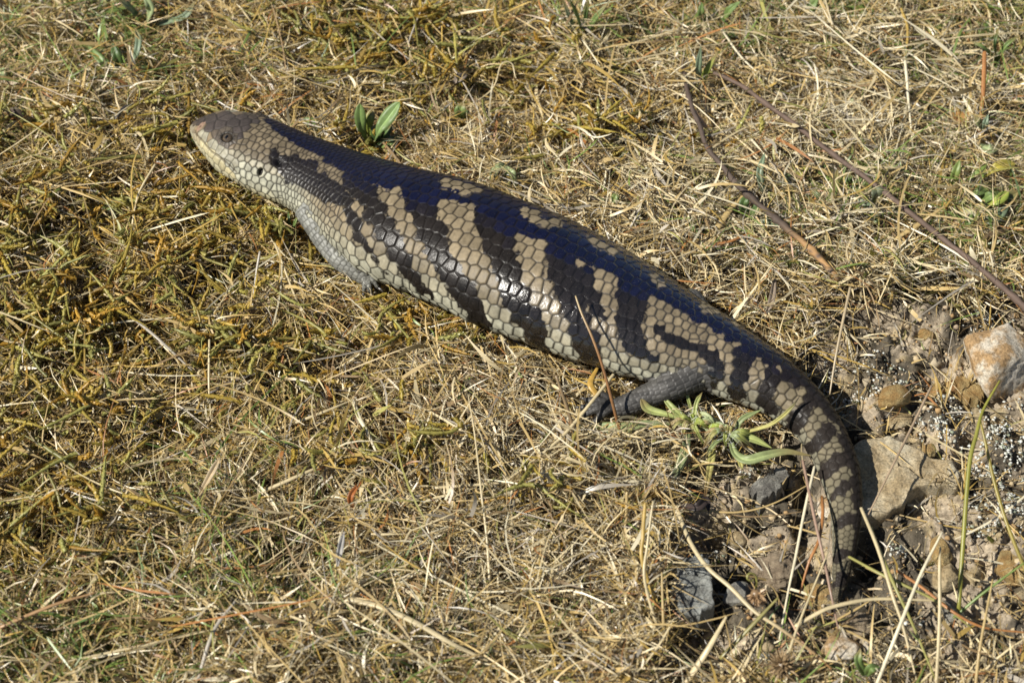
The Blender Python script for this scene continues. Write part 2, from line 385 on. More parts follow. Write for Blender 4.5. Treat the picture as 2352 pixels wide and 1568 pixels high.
lv = np.empty(len(rm.loops), np.int32); rm.loops.foreach_get('vertex_index', lv)
ed = np.empty(len(rm.edges) * 2, np.int32); rm.edges.foreach_get('vertices', ed); ed = ed.reshape(-1, 2)
assert (lt == 4).all() or True
ls = np.concatenate([[0], np.cumsum(lt)[:-1]])
Q4 = lv[(ls[lt == 4][:, None] + np.arange(4))]; Q3 = lv[(ls[lt == 3][:, None] + np.arange(3))] if (lt == 3).any() else None
ev.to_mesh_clear(); bpy.data.objects.remove(raw); bpy.data.meshes.remove(raw_me)
print('lizard verts', nv)
deg = np.bincount(ed.ravel(), minlength=nv).astype(float)
def avg(X):
    return np.stack([np.bincount(ed[:, 0], X[ed[:, 1], k], nv) + np.bincount(ed[:, 1], X[ed[:, 0], k], nv) for k in range(X.shape[1])], 1) / deg[:, None]
for it in range(5): V += 0.6 * (avg(V) - V)
# extra smoothing where limbs join the trunk
jm = np.zeros(nv)
for P_, T_, r_, kd in limb_data:
    if kd == 'leg':
        for q in (8, 12, 16): jm = np.maximum(jm, np.exp(-(np.linalg.norm(V - P_[q], axis=1) / 13) ** 4))
for it in range(14): V += 0.6 * jm[:, None] * (avg(V) - V)
def normals(V):
    a_, b_, c_, d_ = (V[Q4[:, k]] for k in range(4)); fn = np.cross(c_ - a_, d_ - b_)
    n = np.zeros((nv, 3))
    for k in range(4):
        for m in range(3): n[:, m] += np.bincount(Q4[:, k], fn[:, m], nv)
    return n / (np.linalg.norm(n, axis=1)[:, None] + 1e-12)
NV = normals(V)
if (NV[::97] * (V[::97] - R[:, :3].mean(0))).sum() < 0: NV = -NV

# ---- scale seeds: position, axis tangent, kind, s, w
bkd = kdtree.KDTree(len(BG))
for i_, p in enumerate(BG): bkd.insert(p, i_)
bkd.balance()
bvh = bvhtree.BVHTree.FromPolygons([Vector(p) for p in parts[0][0]], [tuple(f) for f in BF4] + [tuple(f) for f in BF3])
def px2st(x, y):                                   # the body surface point seen at a display pixel
    h = bvh.ray_cast(Vector(CAM), Vector(ray(x, y)).normalized())
    if h[0] is None: return None
    _, idx, _ = bkd.find(h[0]); return np.array(h[0]), s_g[idx], w_g[idx]
seeds = []                                         # (P, T, kind, s, w, size)
def wrapw(w): return (w + .5) % 1 - .5
def girth(s):
    i = s / LEN * (NR - 1); aa = np.interp(i, np.arange(NR), R[:, 3]); bb = np.interp(i, np.arange(NR), R[:, 4]) * .94
    return math.pi * (3 * (aa + bb) - math.sqrt((3 * aa + bb) * (aa + 3 * bb)))
bands = [(HEADL * .1, HEADL * .93, 20, 0.98, .17, 'head'), (HEADL * .93, st_arc[6], 29, .85, .12, 'neck'), (st_arc[6], st_arc[8], 36, .76, .09, 'neck'), (st_arc[8], PELV, 28, .78, .08, 'body'),
         (PELV, TAIL, 22, .90, .08, 'body'), (TAIL, st_arc[22], 14, .86, .07, 'tail'), (st_arc[22], LEN, 12, .95, .06, 'tail')]
for s0, s1, rows, kf, jit, kd in bands:
    s = s0; col_i = 0
    while s < s1:
        r = girth(s) / rows; step = max(1.1, r * kf)
        for q in range(rows):
            par = (q + 0) % 2
            ss = s + par * step * .5
            w = q / rows + random.gauss(0, jit) / rows
            ss += random.gauss(0, jit) * step
            if ss < LEN: seeds.append([ss, w, kd, r])
        s += step; col_i += 1
# head: crown plates
seeds = [q for q in seeds if not (q[2] == 'head' and abs(wrapw(q[1])) < .125)]
for s, ws in ((4.5,(-.05,.05)),(9,(-.10,0,.10)),(14,(-.055,.055)),(19,(-.115,0,.115)),(25,(-.07,.07)),(26,(-.125,.125)),(31,(-.03,.03)),(33,(-.10,.10)),(38,(0,)),(39,(-.065,.065,-.12,.12)),(44,(-.03,.03,-.09,.09)),(49,(0,.06,-.06,.12,-.12))):
    for w in ws:
        if s < HEADL * .93: seeds.append([s + random.gauss(0, .4), w + random.gauss(0, .004), 'crown', 7.0])
SPEC = {}
def hp(x, y): return (430 + x * .21683) * .96039, (220 + y * .21683) * .96039      # enlarged head picture to display pixels
eye_h = px2st(*hp(512, 498)); ear_h = px2st(*hp(885, 885)); nos_h = px2st(*hp(228, 380)); fold_h = px2st(*hp(1085, 790))
def sp(s, w): return body_point(np.array([s]), np.array([w]))[0][0]
def drop(P, rad):
    global seeds
    keep = []
    for q in seeds:
        if np.linalg.norm(sp(q[0], q[1]) - P) > rad: keep.append(q)
    seeds = keep
lips = [px2st(*hp(*p)) for p in ((225,470),(280,505),(330,560),(385,590),(440,625),(490,680),(550,735),(600,800))]
lows = [px2st(*hp(*p)) for p in ((235,560),(290,620),(345,680),(405,745),(470,810),(530,870),(590,930))]
lips = [q for q in lips if q]; lows = [q for q in lows if q]
for grp, kd, rr in ((lips, 'lip', 3.3), (lows, 'lowlip', 3.3)):
    for P, s, w in grp:
        for sg in (1, -1): drop(sp(s, sg * w), rr)
    for P, s, w in grp:
        for sg in (1, -1): seeds.append([s, sg * w, kd, 3.4])
_, es, ew = eye_h
for sg in (1, -1):
    we = ew if sg > 0 else ew + .07
    ce = sp(es, sg * we); drop(ce, 6.3)
    g = girth(es)
    for kq in range(12):
        an = kq / 12 * 2 * math.pi
        seeds.append([es + 5.2 * math.cos(an), sg * we + 4.3 * math.sin(an) / g, 'eyering', 2.4])
SW = np.array([[q[0], q[1]] for q in seeds]); KD_ = [q[2] for q in seeds]; SR = np.array([q[3] for q in seeds])
SP, STn, SN = body_point(SW[:, 0], SW[:, 1])
nbody = len(seeds)
sl = []; 
for P_, T_, r_, kd in limb_data:
    step = 3.0 if kd == 'leg' else 1.9
    n = len(P_); acc = 0; last = -99; row = 0
    for q in range(n):
        if q: acc += np.linalg.norm(P_[q] - P_[q - 1])
        if acc - last >= step * .87:
            last = acc; row += 1
            m = max(5, int(2 * math.pi * r_[q] / step)); up = np.array([0, 0, 1.0]); S_ = np.cross(T_[q], up); S_ /= np.linalg.norm(S_); W_ = np.cross(S_, T_[q])
            for t in range(m):
                an = (t + (row % 2) * .5 + random.gauss(0, .2)) / m * 2 * math.pi
                sl.append((P_[q] + r_[q] * (S_ * math.cos(an) + W_ * math.sin(an) * .95), T_[q], kd, step))
SP = np.vstack([SP, [q[0] for q in sl]]); STn = np.vstack([STn, [q[1] for q in sl]]); KD_ += [q[2] for q in sl]; SR = np.concatenate([SR, [q[3] for q in sl]])
SW = np.vstack([SW, np.zeros((len(sl), 2))]); KD_ = np.array(KD_); NS = len(SP)
print('seeds', NS)

# ---- colour pattern, traced on the near flank and mirrored to the far one
def Z7(x, y): return 576.2 + 0.49 * x, 240.1 + 0.49 * y
def src(x, y): return x * .9604, y * .9604
dorsal = np.array([Z7(*p) for p in ((-300,20),(-60,60),(60,70),(100,120),(200,165),(300,232),(370,285),(420,295),(540,362),(620,382),(690,392),(740,448),(900,458),(960,455),(1060,480),(1130,522),(1260,620),(1360,642),(1440,690),(1600,762),(1720,792),(1760,855),(1880,890),(1990,960),(2100,1030),(2200,1072),(2300,1142),(2352,1172))]
  + [(1742,825),(1805,878),(1868,922),(1912,970),(1940,1040),(1956,1100),(1964,1180),(1955,1260),(1940,1330),(1930,1420)])
strokes = [
 [(105,225,24),(116,262,56),(150,278,90),(200,302,130),(270,335,130),(330,375,104),(400,422,90),(450,470,58),(480,540,44),(505,610,40),(545,670,34),(595,740,26),(640,800,16)],
 [(460,350,80),(540,420,100),(580,500,112),(620,570,105),(660,640,95),(700,700,84),(745,790,62),(800,860,46),(850,900,26)],
 [(790,440,150),(810,510,120),(845,600,118),(885,690,108),(925,770,104),(980,860,104),(1025,930,96),(1070,1000,70),(1110,1040,36)],
 [(1110,520,150),(1145,600,150),(1180,700,140),(1205,790,126),(1240,890,112),(1270,960,120),(1325,1040,108),(1350,1120,80),(1370,1160,40)],
 [(1450,690,150),(1460,800,126),(1500,900,126),(1530,990,110),(1550,1080,118),(1600,1170,104),(1625,1220,60)],
 [(1560,800,90),(1590,900,60),(1640,1000,30)],
 [(1800,850,150),(1785,950,140),(1765,1030,110),(1780,1100,100),(1830,1150,70),(1880,1190,50)],
 [(1900,1050,40),(1990,1105,50),(2080,1140,52),(2160,1180,60),(2180,1240,56),(2150,1310,50)]]
strokes = [[(*Z7(x, y), w * .49 * .98 + 1) for x, y, w in s] for s in strokes]
strokes += [[(*src(x, y), w * .96) for x, y, w in s] for s in [
 [(1778,855,50),(1774,889,42),(1761,916,38),(1765,939,34)], [(1847,905,44),(1831,936,36),(1828,956,32),(1847,980,30)],
 [(1930,962,40),(1914,995,38),(1894,1025,34)], [(1975,1032,38),(1960,1060,34),(1935,1075,30)], [(2010,1095,34),(1985,1120,30),(1965,1135,24)],
 [(2020,1160,26),(1995,1185,22)], [(2035,1240,26),(2008,1255,20)], [(2020,1320,26),(2000,1335,18)], [(2010,1385,24),(1995,1400,16)]]]
patches = [(980,385,118,20,14),(1370,540,108,26,22),(1640,660,80,26,28),(1900,828,58,18,30),(2140,960,48,18,35),(2290,1015,46,22,38)]
patches = [(*Z7(x, y), rx * .49, ry * .49, an) for x, y, rx, ry, an in patches] + [(1790,850,16,7,42),(1850,905,12,7,48),(1925,985,12,7,58)]
def seg_dist(P, A, B, wa=0, wb=0):
    d = B - A; t = np.clip(((P - A) @ d) / (d @ d), 0, 1); q = A + t[:, None] * d
    return np.linalg.norm(P - q, axis=1) - (wa + (wb - wa) * t) / 2, (P[:, 0] - A[0]) * d[1] - (P[:, 1] - A[1]) * d[0]
def darkness(px, soft=9.0):
    px = px + np.stack([fbm(px[:, 0] / 17, px[:, 1] / 17, 0, 14, 3) - .5, fbm(px[:, 0] / 17, px[:, 1] / 17, 7.7, 15, 3) - .5], 1) * 26
    best = np.full(len(px), 1e9); side = np.zeros(len(px))
    for A, B in zip(dorsal[:-1], dorsal[1:]):
        d, sg = seg_dist(px, A, B); m = d < best; best[m] = d[m]; side[m] = sg[m]
    dd = np.where(side > 0, best, -best)            # positive above the line
    dark = sstep(-soft, soft, dd)
    inner = dd > 6
    for x, y, rx, ry, an in patches:
        c_, s_ = math.cos(math.radians(an)), math.sin(math.radians(an)); dx = px[:, 0] - x; dy = px[:, 1] - y
        q = np.hypot((dx * c_ + dy * s_) / rx, (-dx * s_ + dy * c_) / ry); dark = np.minimum(dark, sstep(.8, 1.25, q))
    band = np.zeros(len(px))
    for s in strokes:
        for (xa, ya, wa), (xb, yb, wb) in zip(s[:-1], s[1:]):
            d, _ = seg_dist(px, np.array([xa, ya]), np.array([xb, yb]), wa, wb)
            band = np.maximum(band, 1 - sstep(-soft * .6, soft * .8, d))
    return np.maximum(dark, band), dd
vis = ((CAM - SP) * np.vstack([SN, STn[nbody:] * 0])).sum(1) / np.linalg.norm(CAM - SP, axis=1) > 0.02
Pm = SP.copy()
mir = (~vis[:nbody]); Pm[:nbody][mir] = body_point(SW[:nbody][mir, 0], -SW[:nbody][mir, 1])[0]
spx = proj(Pm); sdark, sdd = darkness(spx)
ww = np.abs(wrapw(SW[:, 1]))
sdark[:nbody] *= 1 - .8 * sstep(.33, .42, ww[:nbody])
hid = mir & (ww[:nbody] > .30)
# head and limbs
ishead = np.isin(KD_, ['head', 'crown', 'lip', 'lowlip', 'eyering'])
sdark[ishead] = 0
leg_k = np.isin(KD_, ['leg', 'toe'])
sdark[leg_k] = 0
srnd = rng.random(NS)
sdark = np.clip(sdark + (srnd - .5) * .35 * (sdark > .15) * (sdark < .9), 0, 1)

# ---- per seed base colours
fr_ = 1 - sstep(st_arc[6], st_arc[8], SW[:, 0]); low = sstep(.15 - .05 * fr_, .28 - .09 * fr_, ww)[:, None]                  # 0 on the back, 1 by the belly
pale = (1 - low) * np.array([.215, .170, .105]) + low * np.array([.41, .40, .305])
throat = (sstep(.22, .30, ww) * (1 - sstep(HEADL * 1.4, HEADL * 2.2, SW[:, 0])))[:, None]
pale = pale * (1 - throat) + np.array([.50, .45, .28]) * throat
pale *= (0.74 + .46 * srnd)[:, None]
sheen = np.where(np.arange(NS) < nbody, sstep(-34, 6, sdd), 0)[:, None] * (1 - .9 * sstep(PELV, TAIL * 1.1, SW[:, 0]))[:, None]
dark_c = sheen * np.array([.0046, .0058, .022]) + (1 - sheen) * np.array([.013, .0105, .009])  # blue sky sheen on the dark back scales is put into their colour
fade = sstep(.30, .40, ww)[:, None]; dark_c = dark_c * (1 - fade) + np.array([.055, .040, .024]) * fade
dark_c = dark_c * (0.8 + .5 * rng.random(NS))[:, None]
taildust = sstep(TAIL * .95, TAIL * 1.2, SW[:, 0])[:, None]
dark_c = dark_c * (1 - .7 * taildust) + np.array([.034, .028, .024]) * .7 * taildust
pale = pale * (1 - .65 * taildust) + np.array([.135, .125, .085]) * .65 * taildust
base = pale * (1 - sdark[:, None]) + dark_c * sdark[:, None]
hs = SW[:, 0] / HEADL
headside = np.array([.225, .17, .10]); crown = np.array([.058, .046, .040])
for i_ in np.where(ishead)[0]:
    wv = ww[i_]
    c_ = crown * (1 - sstep(.085, .13, wv)) + headside * sstep(.085, .13, wv)
    f_ = sstep(.17, .25, wv); c_ = c_ * (1 - f_) + np.array([.50, .46, .30]) * f_
    fr = 1 - sstep(.05, .45, hs[i_]); 
    if wv > .15: c_ = c_ * (1 - .5 * fr) + np.array([.42, .40, .30]) * .5 * fr
    if KD_[i_] == 'lip': c_ = np.array([.27, .25, .18])
    if KD_[i_] == 'lowlip': c_ = np.array([.47, .415, .25])
    if KD_[i_] == 'eyering': c_ = np.array([.085, .068, .05])
    base[i_] = c_ * (.85 + .3 * srnd[i_])
nb_ = np.array([q[2] == 'neck' for q in seeds] + [False] * (NS - nbody)) & (ww < .13)
base[nb_] = base[nb_] * .75 + np.array([.010, .010, .018]) * .25
lp = np.array([.082, .078, .072])
for i_ in np.where(leg_k)[0]:
    base[i_] = lp * (.55 + .8 * srnd[i_])
base[KD_ == 'toe'] *= .6
fore_m = leg_k & (np.linalg.norm(SP - np.array(fore[2]), axis=1) < 42) & (SP[:, 1] < R[int(S_FORE / LEN * NR), 1] + 2)
base[fore_m] = np.array([.20, .20, .175]) * (.7 + .5 * srnd[fore_m])[:, None]

# ---- apply to the vertices
skd = kdtree.KDTree(NS)
for i_ in range(NS): skd.insert(SP[i_], i_)
skd.balance()
I3 = np.zeros((nv, 3), np.int32)
fn = skd.find_n
for i_, p in enumerate(V.tolist()):
    r = fn(p, 3); I3[i_, 0] = r[0][1]; I3[i_, 1] = r[1][1]; I3[i_, 2] = r[2][1]
def border(a_, b_):
    A = SP[a_]; B = SP[b_]; dl = np.linalg.norm(A - B, axis=1) + 1e-6
    return (np.linalg.norm(V - B, axis=1) ** 2 - np.linalg.norm(V - A, axis=1) ** 2) / (2 * dl)
bd1 = border(I3[:, 0], I3[:, 1]); bd2 = border(I3[:, 0], I3[:, 2]); bd = np.minimum(bd1, bd2)
i0 = I3[:, 0]; sz = SR[i0]
kv = KD_[i0]
bellyf = np.where(i0 < nbody, ww[i0], .2)
grw = np.where(np.isin(kv, ['body', 'tail']), .74, np.where(np.isin(kv, ['leg', 'toe']), .62, .95)) * np.clip(sz / 6, .62, 1.1)
groove = 1 - sstep(0.0, 1.0, (bd + 0.05) / grw)
along = ((V - SP[i0]) * STn[i0]).sum(1) / (sz * .5)
dome = sstep(-.2, 1.0, bd / np.minimum(sz * .30, 1.2))
flat_k = np.isin(kv, ['crown', 'head', 'lip', 'lowlip'])
amp = np.where(kv == 'crown', .22, np.where(flat_k, .20, np.where(kv == 'toe', .12, np.where(kv == 'leg', .36, .13)))) * np.clip(sz / 5, .6, 1.25)
ramp = np.where(flat_k, .03, .27) * np.clip(sz / 7, .5, 1.2)
rear0 = sstep(st_arc[12], st_arc[13], SW[i0, 0]) * (i0 < nbody) * (1 - sstep(st_arc[17], st_arc[19], SW[i0, 0]))
ramp = ramp * (1 + .7 * rear0)
disp = amp * (dome - .6) + ramp * np.clip(along, -1, 1) * np.clip(bd / .9, 0, 1) - .16 * groove
# vertex level pattern, only on the side that was traced
vpx = proj(V); facing = (NV * (CAM - V)).sum(1) > 0
vd, vdd = darkness(vpx, 5.0)
sdv = sdark[i0]; dmix = np.where(facing & ~np.isin(kv, ['head', 'crown', 'lip', 'lowlip', 'eyering', 'leg', 'toe']), sstep(.34, .60, .5 * sdv + .5 * vd + (fbm(V[:, 0] * .45, V[:, 1] * .45, V[:, 2] * .45, 22, 3) - .5) * .45), sdv)
pal_i = base[i0].copy()
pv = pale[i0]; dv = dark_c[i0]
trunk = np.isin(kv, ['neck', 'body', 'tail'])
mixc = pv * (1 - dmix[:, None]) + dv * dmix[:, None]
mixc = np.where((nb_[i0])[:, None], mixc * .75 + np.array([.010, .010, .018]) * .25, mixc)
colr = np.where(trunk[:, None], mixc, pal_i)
st_n = fbm(V[:, 0] * .5, V[:, 1] * .5, V[:, 2] * .5, 3, 3)
st2 = fbm(V[:, 0] * .09, V[:, 1] * .09, V[:, 2] * .09, 26, 4); colr *= ((.66 + .68 * st_n) * (.72 + .56 * st2))[:, None]
# scale rims stay darker, pale scales darken slightly towards their edges
rim = np.array([.014, .011, .009])
gs = np.where(trunk & (dmix < .5), 1.0, .8)
colr = colr * (1 - (groove * gs * .92)[:, None]) + rim * (groove * gs * .92)[:, None]
edge_w = np.clip(1 - bd / 1.1, 0, 1) * trunk * (1 - dmix) * .22
colr *= (1 - edge_w)[:, None]
rough = np.where(trunk, .42 - .16 * dmix, np.where(leg_k[i0], .46, .40)) + .10 * st_n - .05
rough = np.where(i0 < nbody, rough + .12 * sstep(.26, .34, bellyf), rough + .03)
rough += .14 * taildust[i0, 0]
rough += .06 * (1 - sstep(st_arc[10] + 10, st_arc[13], SW[i0, 0])) * (i0 < nbody)
rear = sstep(st_arc[11] + 10, st_arc[13] + 8, SW[i0, 0]) * (1 - sstep(st_arc[17], st_arc[19], SW[i0, 0])) * (i0 < nbody)
rough -= (.17 + .03 * dmix) * rear
rough = rough + groove * .3
rough = np.where(ishead[i0], rough + .02, rough)
# eyes, ears, nostrils, mouth
def near(P, r): return np.linalg.norm(V - P, axis=1) / r
eyes = []
def sw_(sg, w): return w if sg > 0 else -(w + .07)
for sg in (1, -1):
    ce = sp(es, sw_(sg, ew)); _, tt, nn = body_point(np.array([es]), np.array([sw_(sg, ew)])); tt = tt[0]; nn = nn[0]; cc = np.cross(nn, tt)
    dx = (V - ce) @ tt; dy = (V - ce) @ cc; m = np.linalg.norm(V - ce, axis=1) < 9
    q = np.hypot(dx / 3.9, dy / 2.9); f = (1 - sstep(.75, 1.15, q)) * m; disp -= 2.1 * f
    lidr = np.exp(-((q - 1.35) / .25) ** 2) * m; disp += .45 * lidr
    colr = colr * (1 - f[:, None]) + np.array([.01, .008, .006]) * f[:, None]
    colr *= (1 - .75 * np.exp(-((q - 1.2) / .25) ** 2) * m)[:, None]
    eyes.append((ce, tt, nn, cc))
    for hh, ra_, rb_, dep, ccol in ((ear_h, 2.0, 3.1, 2.6, (.006, .004, .002)), (nos_h, 1.1, 1.7, 1.5, (.02, .01, .008))):
        if hh is None: continue
        ce2 = sp(hh[1], sw_(sg, hh[2])); _, t2, n2 = body_point(np.array([hh[1]]), np.array([sw_(sg, hh[2])])); t2 = t2[0]; n2 = n2[0]; c2 = np.cross(n2, t2)
        dx = (V - ce2) @ t2; dy = (V - ce2) @ c2; m = np.linalg.norm(V - ce2, axis=1) < 7
        q = np.hypot(dx / ra_, dy / rb_); f = (1 - sstep(.6, 1.05, q)) * m; disp -= dep * f
        colr = colr * (1 - f[:, None]) + np.array(ccol) * f[:, None]
        if rb_ < 1.8:
            g_ = np.clip(1 - q / 3.0, 0, 1) * m; colr = colr * (1 - .8 * (g_ > .2) * (1 - f))[:, None] + (np.array([.30, .19, .13]) * (.8 * (g_ > .2) * (1 - f))[:, None])
mouth = [px2st(*hp(*p)) for p in ((165,440),(205,500),(270,575),(335,640),(430,712),(500,775),(560,835),(620,890))]
mouth = [q for q in mouth if q]
for sg in (1, -1):
    mp = catmull(np.array([sp(q[1], sg * q[2]) for q in mouth]), 60)
    hm = np.where(np.linalg.norm(V - mp[30], axis=1) < 45)[0]
    dmin = np.full(len(hm), 9e9)
    for q in mp: dmin = np.minimum(dmin, np.linalg.norm(V[hm] - q, axis=1))
    f = 1 - sstep(.4, 1.1, dmin); disp[hm] -= .8 * f
    colr[hm] = colr[hm] * (1 - .75 * f[:, None]) + np.array([.05, .035, .02]) * .75 * f[:, None]
if fold_h is not None:
    for sg in (1, -1):
        ce3 = sp(fold_h[1], sw_(sg, fold_h[2])); f = np.exp(-near(ce3, 2.6) ** 2); disp -= 1.6 * f
        colr *= (1 - .85 * f)[:, None]
V2 = V + NV * disp[:, None]
Qf = Q4 if (np.cross(V[Q4[0, 2]] - V[Q4[0, 0]], V[Q4[0, 3]] - V[Q4[0, 1]]) @ NV[Q4[0, 0]]) > 0 else Q4[:, ::-1]
LZ = empty('lizard', G(1250, 640, 0), 'blotched bluetongue lizard with black bands resting on dry grass', 'lizard')
LZ.location = (0, 0, 0)
spc = np.where(i0 < nbody, .20 + .75 * rear, .40) + .15 * ishead[i0] - .12 * taildust[i0, 0]
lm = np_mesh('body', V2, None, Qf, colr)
sa = lm.attributes.new('spec', 'FLOAT', 'POINT'); sa.data.foreach_set('value', np.clip(spc, .05, 1).astype(np.float32))
ra = lm.attributes.new('rough', 'FLOAT', 'POINT'); ra.data.foreach_set('value', np.clip(rough, .1, 1).astype(np.float32))
link('body', lm, M_SKIN, LZ)
M_EYE = simple_mat('eye_ball', (.055, .04, .025), .08, .8, (.11, .08, .05), 900, .0001)
M_PUP = simple_mat('pupil', (.002, .002, .002), .05, .9)
M_CLAW = simple_mat('claw', (.05, .045, .04), .3, .5, (.09, .08, .07), 400)
def ellipsoid(c, ax, rr, nu=20, nvv=12):
    u = np.linspace(0, 2 * math.pi, nu, endpoint=False); v = np.linspace(0, math.pi, nvv)
    P = np.array([[math.sin(b_) * math.cos(a_), math.sin(b_) * math.sin(a_), math.cos(b_)] for b_ in v for a_ in u])
    P = c + P[:, :1] * ax[0] * rr[0] + P[:, 1:2] * ax[1] * rr[1] + P[:, 2:] * ax[2] * rr[2]
    i = np.arange(nvv - 1)[:, None] * nu; j = np.arange(nu)[None]; j2 = (j + 1) % nu
    return P, np.stack([i + j, i + nu + j, i + nu + j2, i + j2], -1).reshape(-1, 4)
for ce, tt, nn, cc in eyes:
    c_ = ce - nn * 1.9
    P, F = ellipsoid(c_, (tt, cc, nn), (3.7, 3.1, 2.6)); eo = link('eye', np_mesh('eye', P, None, F), M_EYE, LZ)
    P, F = ellipsoid(c_ + nn * 2.25 - tt * .1, (tt, cc, nn), (1.15, 1.6, .45), 14, 8); link('pupil', np_mesh('pupil', P, None, F), M_PUP, eo)
for ft, tips in all_tips:
    for tp in tips:
        d = np.array(tp) - np.array(ft); d /= np.linalg.norm(d)
        Vc, F3, F4, *_ = tube([np.array(tp) - d * .5, np.array(tp) + d * 2.2 + np.array([0, 0, .5]), np.array(tp) + d * 4.2 - np.array([0, 0, .7])], [1.1, .8, .15], 7, 8)
        link('claw', np_mesh('claw', Vc, F3, F4), M_CLAW, LZ)

# ------------------------------------------------------------------ height map of the lizard (keeps grass out of it)
X0, X1, Y0, Y1 = -420, 420, -420, 480
gw, gh = X1 - X0, Y1 - Y0
zmx = np.full((gh, gw), -1e3); zmn = np.full((gh, gw), 1e3)
ix = np.clip((V2[:, 0] - X0).astype(int), 0, gw - 1); iy = np.clip((V2[:, 1] - Y0).astype(int), 0, gh - 1)
np.maximum.at(zmx, (iy, ix), V2[:, 2]); np.minimum.at(zmn, (iy, ix), V2[:, 2])
def cell(P): return np.clip((P[..., 1] - Y0).astype(int), 0, gh - 1), np.clip((P[..., 0] - X0).astype(int), 0, gw - 1)
def in_body(P, pad=.7):
    r, c = cell(P); return (P[..., 2] > zmn[r, c] - pad) & (P[..., 2] < zmx[r, c] + pad)
foot = (zmx > -100).astype(float)
def blur(a, n):
    for _ in range(n):
        a = (a + np.roll(a, 1, 0) + np.roll(a, -1, 0) + np.roll(a, 1, 1) + np.roll(a, -1, 1)) / 5
    return a
foot_s = blur(foot, 60)                              # soft footprint, ~8 mm falloff

# ------------------------------------------------------------------ ground
def blobs(px, L_):
    v = np.zeros(len(px))
    for x, y, rx, ry, k in L_:
        v = np.maximum(v, k * np.exp(-(((px[:, 0] - x) / rx) ** 2 + ((px[:, 1] - y) / ry) ** 2)))
    return v
SOIL = np.array([(1650,1060),(1730,1010),(1830,930),(1850,800),(1930,720),(2000,690),(2150,680),(2352,725),(2900,760),(3000,2600),(1500,2600),(1535,1430),(1560,1280),(1580,1150)], float)
def inpoly(px, poly):
    x, y = px[:, 0], px[:, 1]; c = np.zeros(len(px), bool)
    for (xa, ya), (xb, yb) in zip(poly, np.roll(poly, -1, 0)):
        m = ((ya > y) != (yb > y)) & (x < (xb - xa) * (y - ya) / (yb - ya + 1e-9) + xa); c ^= m
    return c
def soil_mask(P):
    px = proj(P)
    d = np.full(len(px), 1e9)
    for A, B in zip(SOIL, np.roll(SOIL, -1, 0)):
        dd, _ = seg_dist(px, A, B); d = np.minimum(d, dd)
    d = np.where(inpoly(px, SOIL), d, -d) + (fbm(P[:, 0] / 22, P[:, 1] / 22, 0, 20, 3) - .5) * 110
    m = sstep(-25, 25, d)
    P = np.asarray(P)
    return m * (np.abs(P[:, 0]) < 900) * (P[:, 1] > -700)
HOLES = [(195,590,85,38,1),(515,640,110,36,.95),(690,1290,130,34,1),(620,1270,60,40,.8),(1385,285,55,26,.8),(2120,300,75,36,.8),(450,1010,60,20,.5),(1500,290,40,30,.4),
         (2330,590,50,60,.8),(1310,890,60,20,.6),(880,970,60,25,.5),(100,255,60,22,.4),(1690,560,50,20,.3),(2230,300,40,20,.4),(1620,1470,50,60,.6),(1740,1030,70,35,.6),(1660,1060,60,30,.5),(860,960,60,20,.4),(1200,1330,60,26,.5),(1000,1300,50,20,.5),(1330,1180,50,16,.4),(2050,360,40,20,.6),(1250,60,50,18,.4),(340,650,40,20,.5),(1480,520,50,20,.5),(1860,240,50,20,.5),(1960,560,60,20,.5),(1550,640,40,20,.6),(1700,650,60,22,.7),(1800,720,50,30,.8)]
SHOLES = [(1885,850,50,40,1),(1935,920,40,50,1),(1972,985,28,45,1),(2240,985,26,22,1),(1850,1210,30,60,.9),(1650,1190,50,40,.8),(1560,1400,50,60,1),(2005,1260,30,50,.9),(1700,1300,40,25,.8),(1840,1330,30,40,.8),(2150,1165,60,10,.9),(1640,1440,50,40,.9),(2330,960,40,20,.8),(1990,1400,60,20,.7),(1860,1120,30,60,.8),(1640,1260,55,60,.9),(1600,1450,60,80,.8),(1740,1180,60,25,.7),(2230,1040,25,60,.7),(1780,1420,60,25,.7)]
def ground_z(P):
    P = np.asarray(P); x, y = P[:, 0], P[:, 1]; sm = soil_mask(P); px = proj(P)
    g = (fbm(x / 70, y / 70, 0, 1, 3) - .5) * 16 * (1 - sm) - 1
    n1 = fbm(x / 26, y / 26, 0, 7, 4, .55); n2 = np.abs(fbm(x / 11, y / 11, 0, 12, 4, .6) - .5) * 2; n3 = fbm(x / 4.0, y / 4.0, 0, 30, 3, .6)
    g = g + sm * ((n1 - .5) * 28 + (0.35 - n2) * 14 + (n3 - .5) * 4.5 - 8) + (1 - sm) * (n3 - .5) * 3
    g -= 16 * blobs(px, HOLES)
    g -= 21 * blobs(px, SHOLES) * sm
    r, c = cell(P); inside = (x > X0 + 2) & (x < X1 - 2) & (y > Y0 + 2) & (y < Y1 - 2)
    f = np.where(inside, foot_s[r, c], 0)
    z0 = np.where(zmn[r, c] < 900, zmn[r, c], 5)
    g = g * (1 - sstep(0.0, .9, f)) + (np.minimum(g, np.minimum(z0, 4) - 2)) * sstep(0.0, .9, f)
    return g
def axis_lines(lo, hi, step, far):
    a_ = list(np.arange(lo, hi + .1, step)); d = step; x = hi
    while x < far: d *= 1.35; x += d; a_.append(x)
    d = step; x = lo
    while x > -far: d *= 1.35; x -= d; a_.insert(0, x)
    return np.array(a_)
gx = axis_lines(-350, 350, 1.7, 60000); gy = axis_lines(-260, 360, 1.7, 60000)
GX, GY = np.meshgrid(gx, gy); gp = np.column_stack([GX.ravel(), GY.ravel()])
gz = ground_z(gp); sm = soil_mask(gp)
n_ = len(gx); m_ = len(gy); i = np.arange(m_ - 1)[:, None] * n_; j = np.arange(n_ - 1)[None]
F4 = np.stack([i + j, i + j + 1, i + n_ + j + 1, i + n_ + j], -1).reshape(-1, 4)
